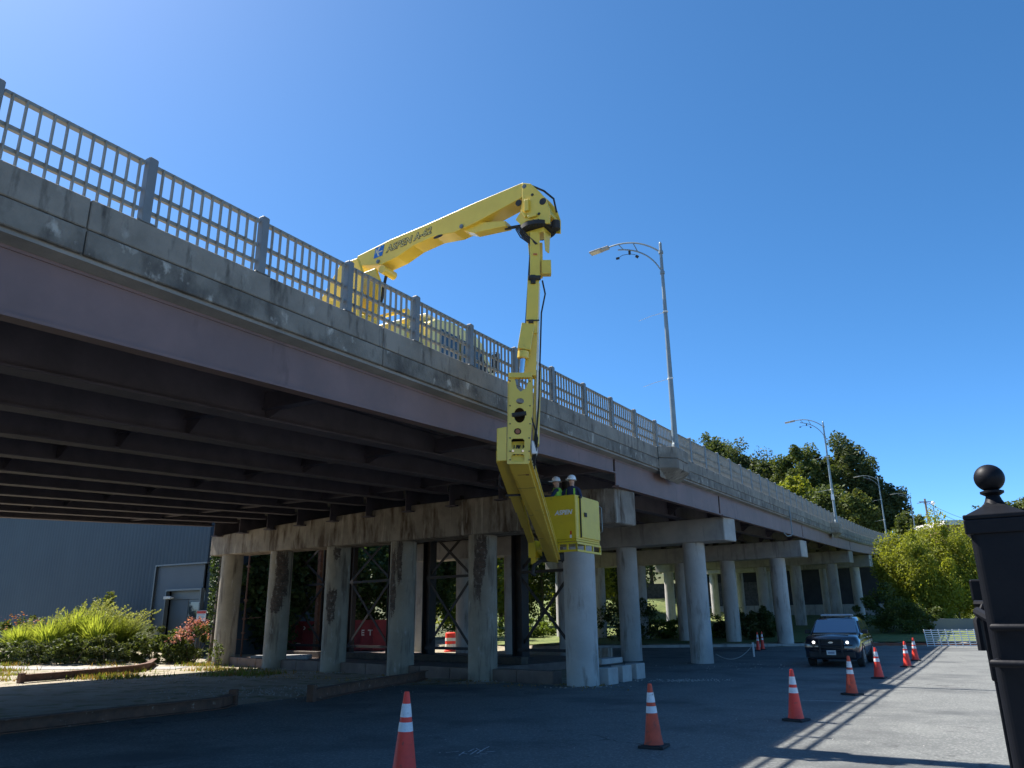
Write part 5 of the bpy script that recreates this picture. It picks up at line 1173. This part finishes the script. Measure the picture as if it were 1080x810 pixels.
# ================================================================ TREES ABOVE THE BRIDGE
BT = [((893, 505), 43, 150, L_DARK, 13000, 'big dark tree with the highest crown behind the far lamps'), ((848, 505), 36, 148, L_MID, 9000, 'mid green tree in front of which the lamp with the white box stands'), ((812, 512), 30, 155, L_DARK, 7000, 'dark green tree left of the lamp with the white box'),
      ((782, 503), 28, 165, L_DARK, 7000, 'small dark crown just above the railing left of the big trees'), ((752, 486), 24, 170, L_MID, 6000, 'leftmost small crown peeking above the railing'), ((928, 536), 30, 146, L_DARK, 8000, 'dark tree at the right edge of the big group'),
      ((905, 540), 20, 128, L_OLIVE, 4200, 'small pale olive tree in front of the dark group'), ((868, 535), 24, 132, L_MID, 5000, 'green tree low in the group beside the railing'), ((838, 522), 18, 135, L_YEL, 2600, 'small yellowish crown low in front of the group'),
      ((963, 562), 20, 138, L_MID, 5000, 'small bright green tree between the bridge end and the utility pole'), ((1046, 553), 15, 160, L_DARK, 3000, 'dark rounded tree just behind the ball finial'), ((1060, 566), 16, 120, L_YEL, 3000, 'yellow green tree between the finial and the photo edge'), ((1084, 546), 19, 90, L_MID, 3000, 'tree with ragged branches at the right photo edge')]
for i, ((cx, cy), rp, Y, m_, n_, lb) in enumerate(BT):
    c = at(cx, cy, Y); g = hz(c.x, c.y); kk = .86 if rp > 28 else 1.0; r = rp*Y/840.0*kk; c.z -= .10*r; top = c.z + r*1.1; h = top-g
    tree('hill_tree', (c.x, c.y, g), h, (r, r*.9, r*1.15), m_, int(n_*2.4), .52 if Y > 125 else .38, lb, group='trees on the hill beyond the bridge', clumps=85, crown_z=(c.z-g)/h, spread=.27 if rp > 28 else .42, shell=.30, trunk_r=.35, seed=120+i)
# yellow green willow-like bush by the bridge end
bush = [((966, 614), (42, 48), 60, 42000), ((1004, 604), (40, 54), 62, 42000), ((1040, 606), (30, 54), 64, 16000)]
BL = ['yellow green willow like bush half in the shadow of the bridge end', 'sunlit yellow green willow like bush next to the gate post', 'yellow green bush mostly hidden by the gate post']
for i, ((cx, cy), (rx, ry), Y, n_) in enumerate(bush):
    c = at(cx, cy, Y); g = hz(c.x, c.y); rr = rx*Y/840; rz_ = ry*Y/840
    tree('willow_bush', (c.x, c.y, g), c.z+rz_-g, (rr, rr*.8, rz_), L_YEL, n_, .165, BL[i], cat='bush', group='yellow green willow bushes near the bridge end', clumps=110, crown_z=(c.z-g)/(c.z+rz_-g), spread=.30, shell=.25, trunk_r=.09, seed=150+i, updown=1.2)
shrub('bush', gz(938, 660, 57), (2.0, 1.4, 1.6), L_MID, 5000, .17, 'dark shaded bush at the foot of the willow bush near the last pier', seed=170)
shrub('bush', gz(960, 660, 55), (2.2, 1.4, 1.2), L_MID, 5000, .17, 'dark shaded bush on the slope above the far cones', seed=171)
# ================================================================ SMALL THINGS AT THE FAR EDGE
p = at(983.5, 575, 125); g = hz(p.x, p.y); UPe = empty('utility_pole', V((p.x, p.y, g)), label='dark utility pole with a round white lamp beyond the bridge end', cat='utility pole')
zt_ = at(979, 526, 125).z; mb = MB(); mb.tube([V((p.x, p.y, g-1)), V((p.x, p.y, zt_))], [.22, .14], 10); mb.box(V((p.x, p.y, zt_-.5)), 1.0, .06, .06); mb.build('pole', BARK, UPe, smooth=True)
mb = MB(); q = at(984, 530.5, 124.8); mb.lathe(q, [(.30*math.cos(a), .30*math.sin(a)) for a in np.linspace(-1.5, 1.5, 10)], 14); mb.beam(q, V((p.x, p.y, q.z)), .06, .06); mb.build('round_lamp', WHITE, UPe, smooth=True)
for k in range(3):
    a = V((p.x, p.y, zt_-.5-.8*k)); b = at(1090, 556+4*k, 140); pts = [a.lerp(b, f)-Z*(1.6*4*f*(1-f)) for f in np.linspace(0, 1, 10)]; mb = MB(); mb.tube(pts, .03, 4)
    tag(mb.build('overhead_wire', DSTEEL), ['topmost', 'middle', 'lowest'][k]+' overhead wire running from the utility pole to the right', 'wire', 'overhead wires')
a = at(1003, 549, 118); b = at(1026, 549, 118); c = (a+b)/2; e = empty('distant_house', V((c.x, c.y+4, hz(c.x, c.y))), label='distant pale roofed building just above the willow bush', cat='building')
zt_ = at(1012, 547, 118).z; mb = MB(); mb.box(V((c.x+3, c.y+4, (zt_-1.0+hz(c.x, c.y))/2)), 5.5, 4, (zt_-1.0-hz(c.x, c.y))/2); mb.build('wall', mat('brown_wall', (.22, .12, .08), .8), e)
mb = MB(); mb.box(V((c.x+3, c.y+4, zt_-.6)), 6, 4.5, .35); mb.build('roof', mat('pale_roof', (.6, .58, .54), .6), e)
a = gp(1026, 688); # white mesh panel beyond the far kerb
A = at(979, 684.5, 45); Bq = at(1040, 684.5, 44.2); A.z = hz(A.x, A.y+.6); Bq.z = hz(Bq.x, Bq.y+.6); x = (Bq-A).normalized(); ln_ = (Bq-A).length
e = empty('mesh_barrier', (A+Bq)/2, label='pale grey mesh fence panel leaning low behind the reddish kerb', cat='fence panel')
mb = MB(); hh = .92
for k in range(9): mb.beam(A+x*(ln_*k/8), A+x*(ln_*k/8)+Z*hh+V((0, .15, 0)), .05, .04, x)
for k in range(8): z = .06+hh*k/8; mb.beam(A+Z*z+V((0, .15*z, 0)), Bq+Z*z+V((0, .15*z, 0)), .03, .045)
mb.build('grid', WHITE, e)
mb = MB(); secs = []
for xx in np.arange(19, 42, 1.0): y = kerbY(xx)-.22; z = hz(xx, y); secs.append([V((xx, y, z)), V((xx, y, z+.17)), V((xx, y+.09, z+.17)), V((xx, y+.09, z))])
mb.loft(secs); tag(mb.build('red_kerb_edge', mat('kerb_red', (.30, .09, .05), .8, (.2, .1, .07), 2)), kind='structure')
A = at(1000, 662, 56); mb = MB(); mb.beam(at(978, 664, 57), at(1090, 664, 57), .3, 1.5); tag(mb.build('low_wall', mat('grey_wall', (.2, .19, .18), .85), None, bevel=.02), 'long low grey wall standing behind the mesh fence panel', 'wall')  # wall in one even grey
# rope with stake
q = gp(795.5, 694, .0); e = empty('rope_barrier', V((q.x, q.y, 0)), label='sagging pale rope tied to a short stake near the slim cones', cat='rope')
mb = MB(); mb.box(q+Z*.33, .035, .035, .35); mb.build('stake', WHITE, e)
b = V((8.4, 33.9, .35)); mb = MB(); mb.tube([V((q.x, q.y, .6)).lerp(b, f)-Z*(.4*4*f*(1-f)) for f in np.linspace(0, 1, 12)], .013, 5); mb.build('rope', mat('old_rope', (.38, .37, .33), .9), e)
# painted marks on the asphalt
PAINT = mat('worn_paint', (.55, .56, .56), .8, (.30, .31, .31), 12, (.45, .65))
def paint(name, pts, wdt, label):
    mb = MB()
    for a, b in pts:
        a, b = gp(*a), gp(*b); d = (b-a).normalized(); x = d.cross(Z)*wdt/2; mb.add([a-x+Z*.0165, a+x+Z*.0165, b+x+Z*.0165, b-x+Z*.0165], [(0, 1, 2, 3)])
    tag(mb.build(name, PAINT), label, 'road marking', kind='structure')
paint('white_line', [((846, 739.2), (904, 741))], .05, None)
paint('chalk_marks', [((484, 798), (490, 794)), ((487, 795.5), (493, 796.5)), ((494, 794), (500, 791)), ((496, 797), (503, 792.5)), ((502, 790.5), (508, 793.5)), ((503, 796), (511, 791)), ((506, 796.5), (514, 796)), ((509, 792), (516, 788.5)), ((512, 794.5), (522, 793.5)), ((470, 795), (484, 793.5)), ((500, 799), (508, 798.5))], .022, None)
